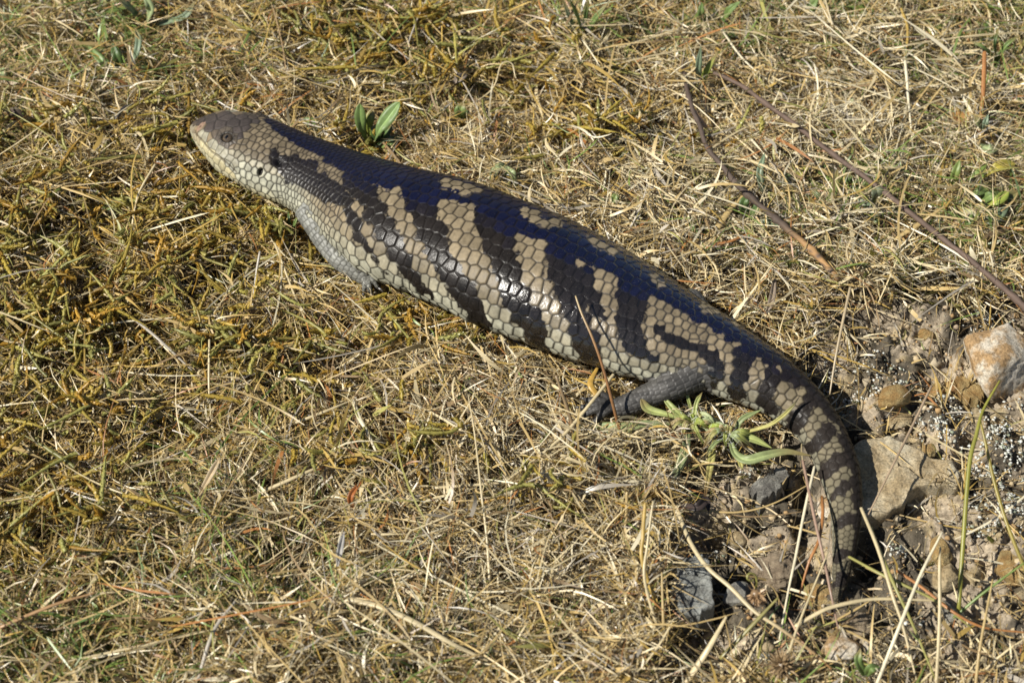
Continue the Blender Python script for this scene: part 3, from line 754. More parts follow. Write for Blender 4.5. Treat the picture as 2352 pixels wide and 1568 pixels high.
nn1 = fbm(gp[:, 0] / 30, gp[:, 1] / 30, 0, 40, 4)[:, None]; nn2 = fbm(gp[:, 0] / 9, gp[:, 1] / 9, 0, 44, 3)[:, None]
soilc = np.array([.37, .305, .22]) * (.55 + .9 * nn1) ; soilc = soilc * (1 - sstep(.55, .7, nn2)) + np.array([.42, .33, .19]) * sstep(.55, .7, nn2)
dkp = sstep(.43, .57, fbm(gp[:, 0] / 24, gp[:, 1] / 24, 0, 50, 4))[:, None]; soilc = soilc * (1 - .85 * dkp) + np.array([.055, .048, .036]) * .85 * dkp
humus = np.array([.055, .040, .024]) * (.6 + .8 * nn1)
gc = humus * (1 - sm[:, None]) + soilc * sm[:, None]
farm = sstep(700, 2500, np.hypot(gp[:, 0], gp[:, 1]))[:, None]; gc = gc * (1 - farm) + np.array([.24, .18, .085]) * farm
g_ob = link('ground', np_mesh('ground', np.column_stack([gp, gz]), None, F4, gc), M_GROUND)
tag(g_ob, 'brown stony soil sheet under the dry grass', None, None, 'structure')
def gz_at(x, y): return float(ground_z(np.array([[x, y]]))[0])

# ------------------------------------------------------------------ grass blades (numpy ribbons)
def norm(v): return v / (np.linalg.norm(v, axis=-1, keepdims=True) + 1e-9)
def ribbons(root, d, Ln, w, bend, col, K=4, twist=0.5, taper='tip', check=True, keepbelow=True):
    n = len(root); t = np.linspace(0, 1, K + 1)
    C_ = root[:, None] + d[:, None] * (Ln[:, None, None] * t[None, :, None]) + bend[:, None] * (t ** 2)[None, :, None]
    if check:
        dens = np.linspace(0, 1, 9)
        Cc = root[:, None] + d[:, None] * (Ln[:, None, None] * dens[None, :, None]) + bend[:, None] * (dens ** 2)[None, :, None]
        ok = ~in_body(Cc).any(1)
        r, c = cell(Cc); over = (Cc[..., 2] >= zmx[r, c]) & (zmx[r, c] > -100)
        ok &= over.sum(1) <= 0
        root, d, Ln, w, bend, col, C_ = root[ok], d[ok], Ln[ok], w[ok], bend[ok], col[ok], C_[ok]; n = len(root)
    T = norm(np.gradient(C_, axis=1)); f = norm(rng.normal(size=(n, 3)) + np.array([-.4, -.4, 1.5])[None])
    ang = (rng.random(n) - .5) * 2 * twist
    S = norm(np.cross(T, f[:, None])); Bn = np.cross(T, S); a_ = ang[:, None] * t[None] * 2
    S = S * np.cos(a_)[..., None] + Bn * np.sin(a_)[..., None]
    if taper == 'tip': wp = np.minimum(1, (1 - t) * 2.2) * (0.75 + .25 * np.minimum(1, t * 4))
    else: wp = np.minimum(1, np.minimum(t, 1 - t) * 5 + .35)
    wp = wp[:-1]
    A = C_[:, :-1] + S[:, :-1] * (w[:, None, None] * .5 * wp[None, :, None]); B = C_[:, :-1] - S[:, :-1] * (w[:, None, None] * .5 * wp[None, :, None])
    V_ = np.concatenate([np.stack([A, B], 2).reshape(n, -1, 3), C_[:, -1:]], 1)     # 2K+1 verts
    m = 2 * K + 1; o = (np.arange(n) * m)[:, None]
    q = np.array([[2 * k, 2 * k + 1, 2 * k + 3, 2 * k + 2] for k in range(K - 1)])
    F4_ = (o[:, :, None] + q[None]).reshape(-1, 4) if K > 1 else None
    F3_ = o + np.array([[2 * K - 2, 2 * K - 1, 2 * K]])
    g_ = (0.72 + .5 * rng.random((n, 1, 1))) * np.ones((n, m, 1))
    C4 = np.repeat(col[:, None], m, 1) * g_
    return V_.reshape(-1, 3), F3_, F4_, C4.reshape(-1, 3)
def join(lst):
    V_, A3, A4, C4 = [], [], [], []; o = 0
    for v, f3_, f4_, c in lst:
        V_.append(v); C4.append(c)
        if f3_ is not None and len(f3_): A3.append(f3_ + o)
        if f4_ is not None and len(f4_): A4.append(f4_ + o)
        o += len(v)
    return np.vstack(V_), (np.vstack(A3) if A3 else None), (np.vstack(A4) if A4 else None), np.vstack(C4)
PAL = {'tan': (.48, .35, .15), 'pale': (.60, .495, .29), 'cream': (.74, .66, .46), 'gold': (.46, .315, .085), 'brown': (.27, .185, .095), 'rust': (.40, .18, .06),
       'grey': (.40, .355, .285), 'green': (.17, .24, .055), 'olive': (.32, .30, .09), 'bgreen': (.10, .17, .05), 'dark': (.05, .035, .02)}
def pick(names, wts, n):
    """wts: (n, len(names)) weights"""
    w_ = wts / wts.sum(1, keepdims=True); c = np.cumsum(w_, 1); u = rng.random((n, 1)); k = (u > c).sum(1).clip(0, len(names) - 1)
    return np.array([PAL[q] for q in names])[k]
GREEN = [(60,60,260,120,.7),(330,60,260,130,1),(620,30,300,60,.5),(1330,60,120,90,.8),(1650,60,200,90,.8),(1900,40,300,90,.9),(2250,90,220,130,1),(1900,470,260,90,1),(2250,470,160,140,.9),(150,1480,400,200,.75),
         (560,1150,160,120,.5),(480,1330,260,130,.8),(850,1420,260,120,.5),(1900,560,200,70,.4),(230,100,200,60,.6),(1400,420,160,60,.35),(1850,1480,300,60,.25),(960,130,200,80,.3),(0,150,120,160,.6)]
PALE = [(1700,430,420,260,1),(2050,250,420,240,1),(1420,1050,400,170,.9),(1150,1250,400,160,.7),(1150,980,250,160,.6),(2000,1500,420,140,.8),(1550,350,300,200,.6),(2100,640,300,90,.8),(1150,1480,500,120,.4)]
GOLD = [(200,700,420,300,.9),(500,520,280,120,1),(850,110,400,160,.8),(350,350,400,150,.5),(1000,700,200,120,.5),(120,1150,300,220,.6),(1250,250,250,120,.5),(700,780,300,120,.4)]
ylo, yhi = G(0, 1568)[1] - 22, G(0, 0)[1] + 25
def sample(n, margin=40):
    x = rng.uniform(-345 - margin * .2, 345 + margin * .2, n); y = rng.uniform(ylo, yhi, n)
    return np.column_stack([x, y])
def keep(P, dens):
    return P[rng.random(len(P)) < dens]
def attrs(P):
    px = proj(np.column_stack([P, np.full(len(P), 6.0)])); sm_ = soil_mask(P); h = blobs(px, HOLES)
    return px, sm_, h
CLEAR = [(1385,950,100,60,1.1),(800,625,90,55,1),(1640,980,130,70,.9),(1760,1040,60,50,.7)]
def matz(P):                                        # thickness of the mat of dead grass, mm
    x, y = P[:, 0], P[:, 1]; t = 1 + 23 * sstep(.30, .70, fbm(x / 17, y / 17, 0, 60, 3))
    r, c = cell(P); px_ = proj(P); return t * (1 - .75 * sstep(.05, .6, foot_s[r, c])) * (1 - .85 * blobs(px_, CLEAR))
def palette(px, n, sm_):
    g = blobs(px, GREEN); p = blobs(px, PALE); o = blobs(px, GOLD)
    cl = fbm(px[:, 0] / 60, px[:, 1] / 45, 0, 33, 3); g = g * sstep(.34, .58, cl) * 2.0
    names = ['tan', 'pale', 'cream', 'gold', 'brown', 'rust', 'grey', 'green', 'olive']
    w_ = np.stack([1.0 + 0 * p, .6 + 1.3 * p, .12 + .7 * p, (.32 + 1.3 * o) * (1 - .6 * p), .22 + .1 * o, .07 + .03 * o, .14 + .3 * p, .02 + .8 * g, .08 + .45 * g + .15 * o], 1)
    return pick(names, w_, n)
def shaded_thatch(px, n, sm_):  # old lower layer; shade of the gaps is put into its darker colours
    return pick(['brown', 'dark', 'tan', 'rust', 'gold', 'grey'], np.tile([1.0, .8, .45, .2, .25, .25], (n, 1)), n)
def dirs(P, spread, pit_lo, pit_hi, horiz=0.0):
    n = len(P); base_a = fbm(P[:, 0] / 45, P[:, 1] / 45, 0, 55, 3) * math.pi * 5
    a_ = base_a + rng.normal(0, spread, n) + (rng.random(n) < .5) * math.pi
    pt = rng.uniform(pit_lo, pit_hi, n)
    return np.stack([np.cos(a_) * np.cos(pt), np.sin(a_) * np.cos(pt), np.sin(pt)], 1)
MOSS = [(210,760,280,110,1),(480,600,260,60,.5),(520,480,170,60,1),(620,560,100,50,.7),(870,120,170,80,.8),(760,60,120,50,.5),(300,520,200,60,.8),(80,560,140,90,.8),(970,760,130,50,.7),(1450,335,140,28,1),(1280,330,120,26,.6),
        (900,1045,150,35,.9),(80,1200,180,110,.8),(1180,170,110,40,.6),(420,330,140,60,.5),(60,330,150,80,.5),(330,980,240,60,.45),(560,820,260,60,.7),(850,340,60,30,.8),(1020,240,120,50,.4),(1300,1150,180,60,.35),(140,960,160,80,.6),(700,880,160,60,.5),(1250,690,10,10,0)]
B = []
def layer(n, dens_soil, ln, wd, pit, zfrac, bendk, K, taper='tip', spread=1.0, twist=.6, colfn=None, holes=.95, region=None):
    P = sample(n); px, s_, h = attrs(P)
    if region: q_ = rng.random(n) < blobs(px, region); P = P[q_]; px = px[q_]; s_ = s_[q_]; h = h[q_]
    d = (1 - s_) + s_ * dens_soil; d = d * (1 - holes * h) * (1 - .55 * blobs(px, MOSS)) * (.30 + .70 * sstep(.34, .54, fbm(P[:, 0] / 8, P[:, 1] / 8, 0, 90, 3)))
    edge = sstep(1420, 1520, px[:, 1]) * s_ ; d = np.maximum(d, edge * .45 * (1 - dens_soil) + dens_soil * s_ * 0)
    m = rng.random(len(P)) < d; P = P[m]; px = px[m]; s_ = s_[m]; k = len(P)
    z = ground_z(P) + matz(P) * rng.uniform(zfrac[0], zfrac[1], k) * (1 - .8 * s_)
    r_ = np.column_stack([P, z]); d_ = dirs(P, spread, *pit)
    Ln = rng.uniform(*ln, k) * (rng.random(k) * .5 + .75); w_ = wd[0] + (wd[1] - wd[0]) * rng.random(k) ** 1.8
    bd_ = rng.normal(0, 1, (k, 3)) * np.array([1, 1, .35]) * (Ln * bendk)[:, None]; bd_[:, 2] -= np.abs(d_[:, 2]) * Ln * .35
    c_ = (colfn or palette)(px, k, s_)
    B.append(ribbons(r_, d_, Ln, w_, bd_, c_, K, twist, taper))
layer(42000, .05, (8, 26), (.5, 1.3), (-.3, .6), (.0, .8), .32, 3, colfn=shaded_thatch)
layer(76000, .05, (8, 28), (.38, 1.25), (-.2, .7), (.45, 1.15), .42, 4)
layer(28000, .05, (9, 24), (.7, 1.5), (.45, 1.35), (.0, .6), .35, 4)
layer(4600, .10, (24, 52), (.6, 1.2), (-.08, .3), (.7, 1.25), .32, 5, 'both')
layer(4200, .03, (10, 28), (1.6, 3.2), (-.1, .9), (.5, 1.1), .45, 5)
layer(15000, .12, (8, 26), (.22, .45), (-.3, 1.0), (.5, 1.3), .6, 4)
layer(420, .45, (50, 95), (.8, 1.4), (-.02, .15), (.9, 1.4), .18, 6, 'both')
layer(16000, .0, (18, 38), (.7, 1.6), (.6, 1.4), (.0, .5), .25, 5, region=[(150,1450,420,200,1),(600,1500,500,110,.9),(1150,1560,500,70,.8),(480,1250,200,110,.7),(2300,60,200,120,.7),(60,60,300,90,.6),(2000,1540,400,60,.9)])
def tufts(n, per, ln, wd):
    P0 = sample(n); px0, s0, h0 = attrs(P0); q_ = rng.random(n) < (1 - .85 * s0) * (1 - h0) * (1 - blobs(px0, CLEAR)); P0 = P0[q_]; n = len(P0)
    P = np.repeat(P0, per, 0) + rng.normal(0, 1.5, (n * per, 2)); px, s_, h = attrs(P); k = len(P)
    a0 = np.repeat(rng.random(n) * 6.28, per) + rng.normal(0, 1.0, k); pt = np.clip(np.repeat(rng.uniform(.5, 1.3, n), per) + rng.normal(0, .3, k), .1, 1.5)
    d_ = np.stack([np.cos(a0) * np.cos(pt), np.sin(a0) * np.cos(pt), np.sin(pt)], 1); Ln = rng.uniform(*ln, k) * np.repeat(rng.uniform(.6, 1.1, n), per)
    bd_ = d_ * np.array([1, 1, 0]) * (Ln * .35)[:, None] + rng.normal(0, .12, (k, 3)) * Ln[:, None]; bd_[:, 2] -= Ln * .3
    c_ = palette(px, k, s_) * np.repeat(rng.uniform(.75, 1.2, n), per)[:, None]
    B.append(ribbons(np.column_stack([P, ground_z(P) + 2]), d_, Ln, rng.uniform(*wd, k), bd_, c_, 4, .5))
tufts(1300, 12, (16, 34), (.6, 1.5))
layer(5200, .1, (18, 42), (1.0, 2.4), (-.05, .7), (.7, 1.3), .25, 5, region=[(1850,360,420,280,1),(1500,260,200,150,.6)])
layer(5000, .0, (22, 42), (.8, 1.7), (.7, 1.4), (.0, .5), .22, 5, region=[(300,1450,480,170,1),(450,1300,180,80,.8)])
Vg, F3g, F4g, Cg = join(B)
print('grass tris', len(F3g) + 2 * len(F4g))
o = link('dry_grass', np_mesh('dry_grass', Vg, F3g, F4g, Cg, smooth=False), M_GRASS)
tag(o, 'matted dead straw coloured grass covering most of the ground', 'grass', None, 'stuff')

# green blades growing through
B = []
def greenlayer(n, ln, wd, thr):
    P = sample(n); px, s_, h = attrs(P); g = blobs(px, GREEN) * sstep(.36, .58, fbm(px[:, 0] / 60, px[:, 1] / 45, 0, 33, 3))
    m = rng.random(n) < g * (1 - s_ * .8) + thr * (1 - s_); P = P[m]; px = px[m]; k = len(P)
    z = ground_z(P) + 1; d_ = dirs(P, 1.4, .5, 1.4); Ln = rng.uniform(*ln, k); w_ = rng.uniform(*wd, k)
    bd_ = rng.normal(0, 1, (k, 3)) * np.array([1, 1, .2]) * (Ln * .3)[:, None]; bd_[:, 2] -= Ln * .25
    c_ = pick(['green', 'bgreen', 'olive', 'gold'], np.tile([1.2, .7, .7, .2], (k, 1)), k)
    B.append(ribbons(np.column_stack([P, z]), d_, Ln, w_, bd_, c_, 5, .5))
greenlayer(19000, (14, 38), (.6, 1.6), .008)
Vg, F3g, F4g, Cg = join(B)
o = link('green_grass', np_mesh('green_grass', Vg, F3g, F4g, Cg, smooth=False), M_LEAF)
tag(o, 'thin green grass blades growing up through the dead grass', 'grass', None, 'stuff')

# ------------------------------------------------------------------ moss strands
DMOSS = [(2110,665,120,32,1),(1960,640,70,30,.8),(2020,900,60,40,.2),(2330,1190,60,30,.7),(1800,640,60,30,.6),(2150,1260,60,20,.5),(1880,745,60,25,.6),(2310,700,50,20,.6),(1700,1080,50,25,.4)]
def moss(n, BL, cols, ln, rad, ksoil, name, label, core=0):
    P = sample(n); px, s_, h = attrs(P); m = rng.random(n) < blobs(px, BL) * (1 - s_ * (1 - ksoil)); P = P[m]; px = px[m]; k = len(P)
    z = ground_z(P) + matz(P) * rng.uniform(.7, 1.3, k) * (1 - s_[m]) + rad[0]
    d_ = dirs(P, 1.6, -.1, .55); Ln = rng.uniform(*ln, k); bd_ = rng.normal(0, 1, (k, 3)) * np.array([1, 1, .35]) * (Ln * .55)[:, None]
    r_ = rng.uniform(*rad, k); cc = np.array(cols)[rng.integers(0, len(cols), k)] * rng.uniform(.7, 1.3, (k, 1))
    M_ = 34; t = (np.arange(M_) + .5) / M_
    root = np.column_stack([P, z])
    C_ = root[:, None] + d_[:, None] * (Ln[:, None, None] * t[None, :, None]) + bd_[:, None] * (t ** 2)[None, :, None]
    ok = ~in_body(C_, 2).any(1); rr, c2 = cell(C_); ok &= ~((C_[..., 2] >= zmx[rr, c2]) & (zmx[rr, c2] > -100)).any(1)
    C_, r_, cc, d_, bd_, Ln = C_[ok], r_[ok], cc[ok], d_[ok], bd_[ok], Ln[ok]; k = len(C_)
    T = norm(d_[:, None] * Ln[:, None, None] + 2 * bd_[:, None] * t[None, :, None])
    ph = (np.arange(M_) * 2.4)[None] + rng.random((k, 1)) * 6; S = norm(np.cross(T, np.array([.2, .3, 1.0]))); W = np.cross(S, T)
    out_ = S * np.cos(ph)[..., None] + W * np.sin(ph)[..., None]
    prof = np.minimum(1, (1.15 - t) * 1.8)[None] * r_[:, None]
    rt = C_ + out_ * (prof * .25)[..., None]
    dd = norm(T * .85 + out_ * .75 + rng.normal(0, .15, T.shape)); ll = prof * 1.35
    root = rt.reshape(-1, 3); dd = dd.reshape(-1, 3); ll = ll.reshape(-1); col = np.repeat(cc, M_, 0) * rng.uniform(.75, 1.25, (len(root), 1))
    bn = norm(out_.reshape(-1, 3)) * (ll * -.25)[:, None]
    # leaflets: short, wide, two faces each
    n2 = len(root); Sd = norm(np.cross(dd, out_.reshape(-1, 3))); tp = root + dd * ll[:, None] + bn; md_ = root + dd * (ll * .45)[:, None] + out_.reshape(-1, 3) * (ll * .08)[:, None]; wv = (ll * .30)[:, None]
    V_ = np.stack([root, md_ + Sd * wv, tp, md_ - Sd * wv], 1).reshape(-1, 3); F = np.arange(n2 * 4).reshape(-1, 4)
    col = np.repeat(col, 4, 0)
    if core:
        tk = np.linspace(0, M_ - 1, 9).astype(int); an = np.arange(5) / 5 * 2 * math.pi; rc = prof[:, tk] * core; rc[:, -1] *= .2
        Cv = C_[:, tk][:, :, None] + rc[:, :, None, None] * (S[:, tk][:, :, None] * np.cos(an)[None, None, :, None] + W[:, tk][:, :, None] * np.sin(an)[None, None, :, None])
        Cv = Cv + rng.normal(0, .22, Cv.shape); i = np.arange(8)[:, None] * 5; j = np.arange(5)[None]; q = np.stack([i + j, i + (j + 1) % 5, i + 5 + (j + 1) % 5, i + 5 + j], -1).reshape(-1, 4)
        F = np.vstack([F, len(V_) + (q[None] + (np.arange(k) * 45)[:, None, None]).reshape(-1, 4)]); V_ = np.vstack([V_, Cv.reshape(-1, 3)])
        col = np.vstack([col, np.repeat(cc, 45, 0) * rng.uniform(.7, 1.05, (k * 45, 1))])
    o = link(name, np_mesh(name, V_, None, F, col, smooth=False), M_MOSS)
    tag(o, label, 'moss', None, 'stuff'); print(name, n2)
moss(26000, MOSS, [(.42, .32, .06), (.45, .32, .06), (.40, .35, .09), (.44, .26, .04), (.36, .34, .10)], (7, 22), (1.2, 2.3), 0, 'golden_moss', 'golden olive feathery moss strands among the dead grass', core=.62)
moss(16000, DMOSS, [(.07, .075, .012), (.12, .105, .015), (.05, .05, .012)], (4, 8), (.9, 1.6), 1.0, 'dark_moss', 'dark green cushion moss along the edge of the bare soil')

# ------------------------------------------------------------------ soil crumbs and lichen
def ico(sub):
    import bmesh
    bm = bmesh.new(); bmesh.ops.create_icosphere(bm, subdivisions=sub, radius=1.0)
    v = np.array([x.co[:] for x in bm.verts]); f = np.array([[x.index for x in q.verts] for q in bm.faces]); bm.free(); return v, f
I1 = ico(1); I2 = ico(2); I4 = ico(4); I5 = ico(5)
def lumps(P, r, base_, col, amp=.35):
    v, f = base_; n = len(P); k = len(v)
    sc = rng.uniform(.6, 1.3, (n, 1, 3)); V_ = v[None] * (1 + rng.normal(0, amp * .5, (n, k, 1))) * sc * r[:, None, None] + P[:, None]
    F = (f[None] + (np.arange(n) * k)[:, None, None]).reshape(-1, 3)
    return V_.reshape(-1, 3), F, None, np.repeat(col, k, 0)
def soil_pts(n, thr=.5):
    x = rng.uniform(30, 345, n); y = rng.uniform(ylo, yhi, n); P = np.column_stack([x, y]); s_ = soil_mask(P); P = P[s_ > thr]
    r, c = cell(P); P = P[zmn[r, c] > 900]; return P
B = []
for n, rr, bs_ in ((16000, (.35, .9), I1), (2600, (.9, 2.0), I1), (120, (1.8, 3.2), I2)):
    P = soil_pts(n); k = len(P); r = rng.uniform(*rr, k); cl = fbm(P[:, 0] / 20, P[:, 1] / 20, 0, 71, 3)
    c_ = np.array([(.36, .285, .195), (.42, .33, .20), (.24, .19, .13), (.50, .42, .29), (.38, .25, .12)])[rng.integers(0, 5, k)] * rng.uniform(.7, 1.2, (k, 1))
    B.append(lumps(np.column_stack([P, ground_z(P) + r * .3]), r, bs_, c_))
Vg, F3g, F4g, Cg = join(B)
M_CRUMB = plant_mat('soil_crumb', .95, 0.0, .1, 1500)
o = link('soil_crumbs', np_mesh('soil_crumbs', Vg, F3g, F4g, Cg, smooth=False), M_CRUMB)
tag(o, 'loose brown crumbs of soil and grit on the bare ground', 'grit', None, 'stuff')
LICH = [(2175,955,42,55,1),(2295,1020,70,60,1),(2320,1110,60,60,.9),(1955,885,45,25,.8),(2260,725,45,22,.8),(2080,880,25,20,.3),(2060,1250,20,15,.6),(2100,1400,30,20,.4),(1670,1215,25,18,.5),(2270,1180,60,30,.5),(1900,830,40,20,.5),(2010,840,60,30,.3),(1720,1085,20,15,.4),(2240,1150,50,30,.5)]
x = rng.uniform(30, 345, 150000); y = rng.uniform(ylo, yhi, 150000); P = np.column_stack([x, y]); px = proj(np.column_stack([P, 0 * x])); m = rng.random(len(P)) < blobs(px, LICH) * sstep(.44, .58, fbm(P[:, 0] / 5, P[:, 1] / 5, 0, 81, 3)) * 1.2; P = P[m]
r, c = cell(P); P = P[zmn[r, c] > 900]; k = len(P)
r_ = rng.uniform(.35, 1.15, k); c_ = np.array([(.66, .66, .60), (.48, .49, .43), (.14, .13, .10), (.30, .33, .24), (.07, .065, .05)])[rng.choice(5, k, p=[.42, .26, .08, .14, .10])]
z = ground_z(P) + 1.2 + rng.uniform(-1, 2.6, k)
v, f3_, _, cc = lumps(np.column_stack([P, z]), r_, I1, c_, .75); v[:, 2] = np.repeat(z, 12) + (v[:, 2] - np.repeat(z, 12)) * .5
o = link('crust_lichen', np_mesh('crust_lichen', v, f3_, None, cc, smooth=False), M_CRUMB)
tag(o, 'white and black crusty lichen flakes on the bare soil', 'lichen', None, 'stuff')

# ------------------------------------------------------------------ stones
def stone(px, py, w, h, t, seed, mat, label, zoff=0, rot=0, facets=9, name='stone', sub=4, rough=.10, round_=.75, group=None):
    v, f = I5 if sub == 5 else I4
    rg = np.random.default_rng(seed); V_ = v.copy()
    for _ in range(facets):
        n = norm(rg.normal(size=3)); lim = rg.uniform(round_ - .12, round_ + .12); d = V_ @ n; m = d > lim; V_[m] -= np.outer(d[m] - lim, n) * .9
    V_ *= (1 + (fbm(v[:, 0] * 1.6 + seed, v[:, 1] * 1.6, v[:, 2] * 1.6, seed % 40, 4) - .5) * rough * 4)[:, None]
    V_ *= (1 + (fbm(v[:, 0] * 9 + seed, v[:, 1] * 9, v[:, 2] * 9, seed % 30, 3) - .5) * .05)[:, None]
    if name == 'soil_clod': V_ *= (1 + (fbm(v[:, 0] * 5 + seed, v[:, 1] * 5, v[:, 2] * 5, 17, 4, .7) - .5) * .55)[:, None]
    V_ /= np.abs(V_).max(0)
    V_ = V_ * np.array([w, h, t]) / 2
    c, s = math.cos(math.radians(rot)), math.sin(math.radians(rot)); V_ = np.column_stack([V_[:, 0] * c - V_[:, 1] * s, V_[:, 0] * s + V_[:, 1] * c, V_[:, 2]])
    p = G(px, py, 3); zg = gz_at(p[0], p[1]); zc = max(zg, -12) + t * .18 + zoff; p = G(px, py, zc)
    o = link(name, np_mesh(name, V_, f, None, None), mat, loc=p * .001); tag(o, label, 'clod' if name == 'soil_clod' else 'stone', group); return o
S = stone
S(2298,822,44,44,36,3,MS_WHITE,'large white stone with rusty orange stains half buried in soil',rot=20,sub=5,round_=.64,facets=16,rough=.06,zoff=2)
def slab(poly, t, z0, mat, label, seed):
    pw = np.array([G(x_, y_, z0 + t)[:2] for x_, y_ in poly]); c_ = pw.mean(0); nA, nR = 160, 34
    pl = np.vstack([pw, pw[:1]]); u_ = np.concatenate([[0], np.cumsum(np.linalg.norm(np.diff(pl, axis=0), axis=1))]); u_ /= u_[-1]
    uu = np.linspace(0, 1, nA, endpoint=False); ed_ = np.stack([np.interp(uu, u_, pl[:, k_]) for k_ in (0, 1)], 1); ed_ += (np.stack([vnoise(uu * 40, seed, 0, 3), vnoise(uu * 40, seed, 5, 4)], 1) - .5) * 3
    rr = np.concatenate([np.linspace(.0, .93, nR - 8), [.96, .98, 1.0, 1.01, 1.012, 1.014, 1.01, 1.0]]); zz = np.concatenate([np.full(nR - 8, t), [t - .2, t - .7, t - 1.8, t - 3.5, t * .45, t * .15, -4, -10]])
    V_ = c_ + (ed_[None] - c_) * rr[:, None, None]; x_, y_ = V_[..., 0], V_[..., 1]
    z_ = zz[:, None] + (fbm(x_ / 16, y_ / 16, 0, seed, 4) - .5) * 7 * (zz > t * .5)[:, None] + (fbm(x_ / 3, y_ / 3, 0, seed + 1, 3) - .5) * 1.6 - 3.0 * np.exp(-((x_ * .35 + y_ - (c_[1] + c_[0] * .35) - 9 + 6 * vnoise(x_ / 9, 0, 0, 9)) / 1.1) ** 2) * (rr < .97)[:, None] * (x_ > c_[0])
    z_ += (x_ - c_[0]) * -.05 + z0; V_ = np.column_stack([x_.ravel(), y_.ravel(), z_.ravel()]); i = np.arange(nR - 1)[:, None] * nA; j = np.arange(nA)[None]
    F = np.stack([i + j, i + nA + j, i + nA + (j + 1) % nA, i + (j + 1) % nA], -1).reshape(-1, 4); o0 = np.array([c_[0], c_[1], z0]); o = link('stone', np_mesh('stone', V_ - o0, None, F), mat, loc=o0 * .001)
    return tag(o, label, 'stone', None)
slab([(1960,1020),(2005,1003),(2060,1000),(2098,1012),(2138,1042),(2188,1058),(2216,1084),(2198,1112),(2130,1116),(2088,1128),(2078,1158),(2040,1182),(1978,1192),(1905,1184),(1900,1100)],12,-10,MS_SLAB,'flat pale tan slab lying in shadow beside the tail',8)
slab([(2196,872),(2206,862),(2228,872),(2258,888),(2266,905),(2250,920),(2226,920),(2208,898)],9,-8,MS_YEL,'angular ochre stone just below the large white stone',12)
slab([(1724,1118),(1745,1098),(1776,1076),(1800,1068),(1812,1082),(1800,1104),(1782,1132),(1750,1142),(1734,1134)],9,-6,MS_GRY,'grey streaked slate chip below the long hairy green leaf',31)
slab([(1560,1290),(1590,1272),(1616,1270),(1632,1300),(1640,1345),(1636,1392),(1590,1410),(1556,1400),(1545,1340)],14,-8,MS_BLU,'blue grey stone partly shaded behind upright straws',37)
S(2052,915,22,17,15,5,MS_YEL,'smooth yellow pebble between the tail and the lichen patch',rot=25,round_=.85,zoff=2)
S(2187,888,9,8,8,14,MS_ORG,'small round rusty orange pebble touching the ochre stone',round_=.95,zoff=2)
S(2150,905,12,11,9,16,MS_YEL,'small cream and orange pebble above the white lichen clump',rot=60,round_=.85)
S(2134,1034,8,10,8,19,MS_YEL,'tiny yellow pebble lying on the edge of the flat slab',round_=.85,zoff=7)
S(2098,893,9,7,7,23,MS_YEL,'tiny ochre pebble right of the smooth yellow pebble',round_=.8)
S(2062,968,20,13,9,27,MS_TAN,'pale flat stone above the flat tan slab',rot=30)
S(1783,1312,28,26,18,41,MS_CLOD,'crumbly brown lump of dried soil left of the tail tip',name='soil_clod',round_=1.3,rough=.2,sub=5,zoff=2)
S(1694,1240,12,11,10,43,MS_TAN,'small pinkish pebble left of the crumbly soil lump',round_=.85,zoff=1)
S(1932,1490,26,20,14,47,MS_WHITE,'whitish stone under grass near the bottom edge',rot=10,round_=.75)
S(1888,1372,17,22,10,53,MS_YEL,'yellowish stone under the very tip of the tail',rot=60)
S(1746,1500,17,13,10,59,MS_GRY,'grey stone beside the round dried seed head',rot=20)
S(1900,1165,13,18,9,61,MS_WHITE,'pale stone wedged under the left side of the tail')
S(2160,1268,14,20,12,67,MS_YEL,'yellow stone behind the tall green stalk',rot=10,zoff=1)
S(2175,1325,17,20,12,71,MS_TAN,'cream stone below the yellow stone by the green stalk',rot=-20)
S(2182,1405,13,14,10,73,MS_GRY,'pale greenish grey pebble among stems at lower right')
0 and S(2100,1190,40,26,13,79,MS_CLOD,'low sandy soil lump under the lower edge of the flat slab',name='soil_clod',round_=.9,rough=.18)
S(2330,1300,26,24,14,83,MS_YEL,'ochre stone at the right edge below the white lichen',rot=33)
S(2300,905,30,16,14,87,MS_CLOD,'crumbly soil lump below the large white stone',name='soil_clod',round_=1.3,rough=.2,sub=5)
S(2015,1015,15,11,8,89,MS_TAN,'small tan stone beside the upper corner of the flat slab')
S(1960,1440,24,20,14,91,MS_CLOD,'soil lump between crossing straws below the tail tip',name='soil_clod',round_=1.3,rough=.2,sub=5)
S(2130,770,12,10,8,93,MS_YEL,'small ochre pebble in the dark moss')
S(1700,1370,20,17,12,97,MS_GRY,'dull grey stone beside the dried flower bud',rot=50,round_=.7)

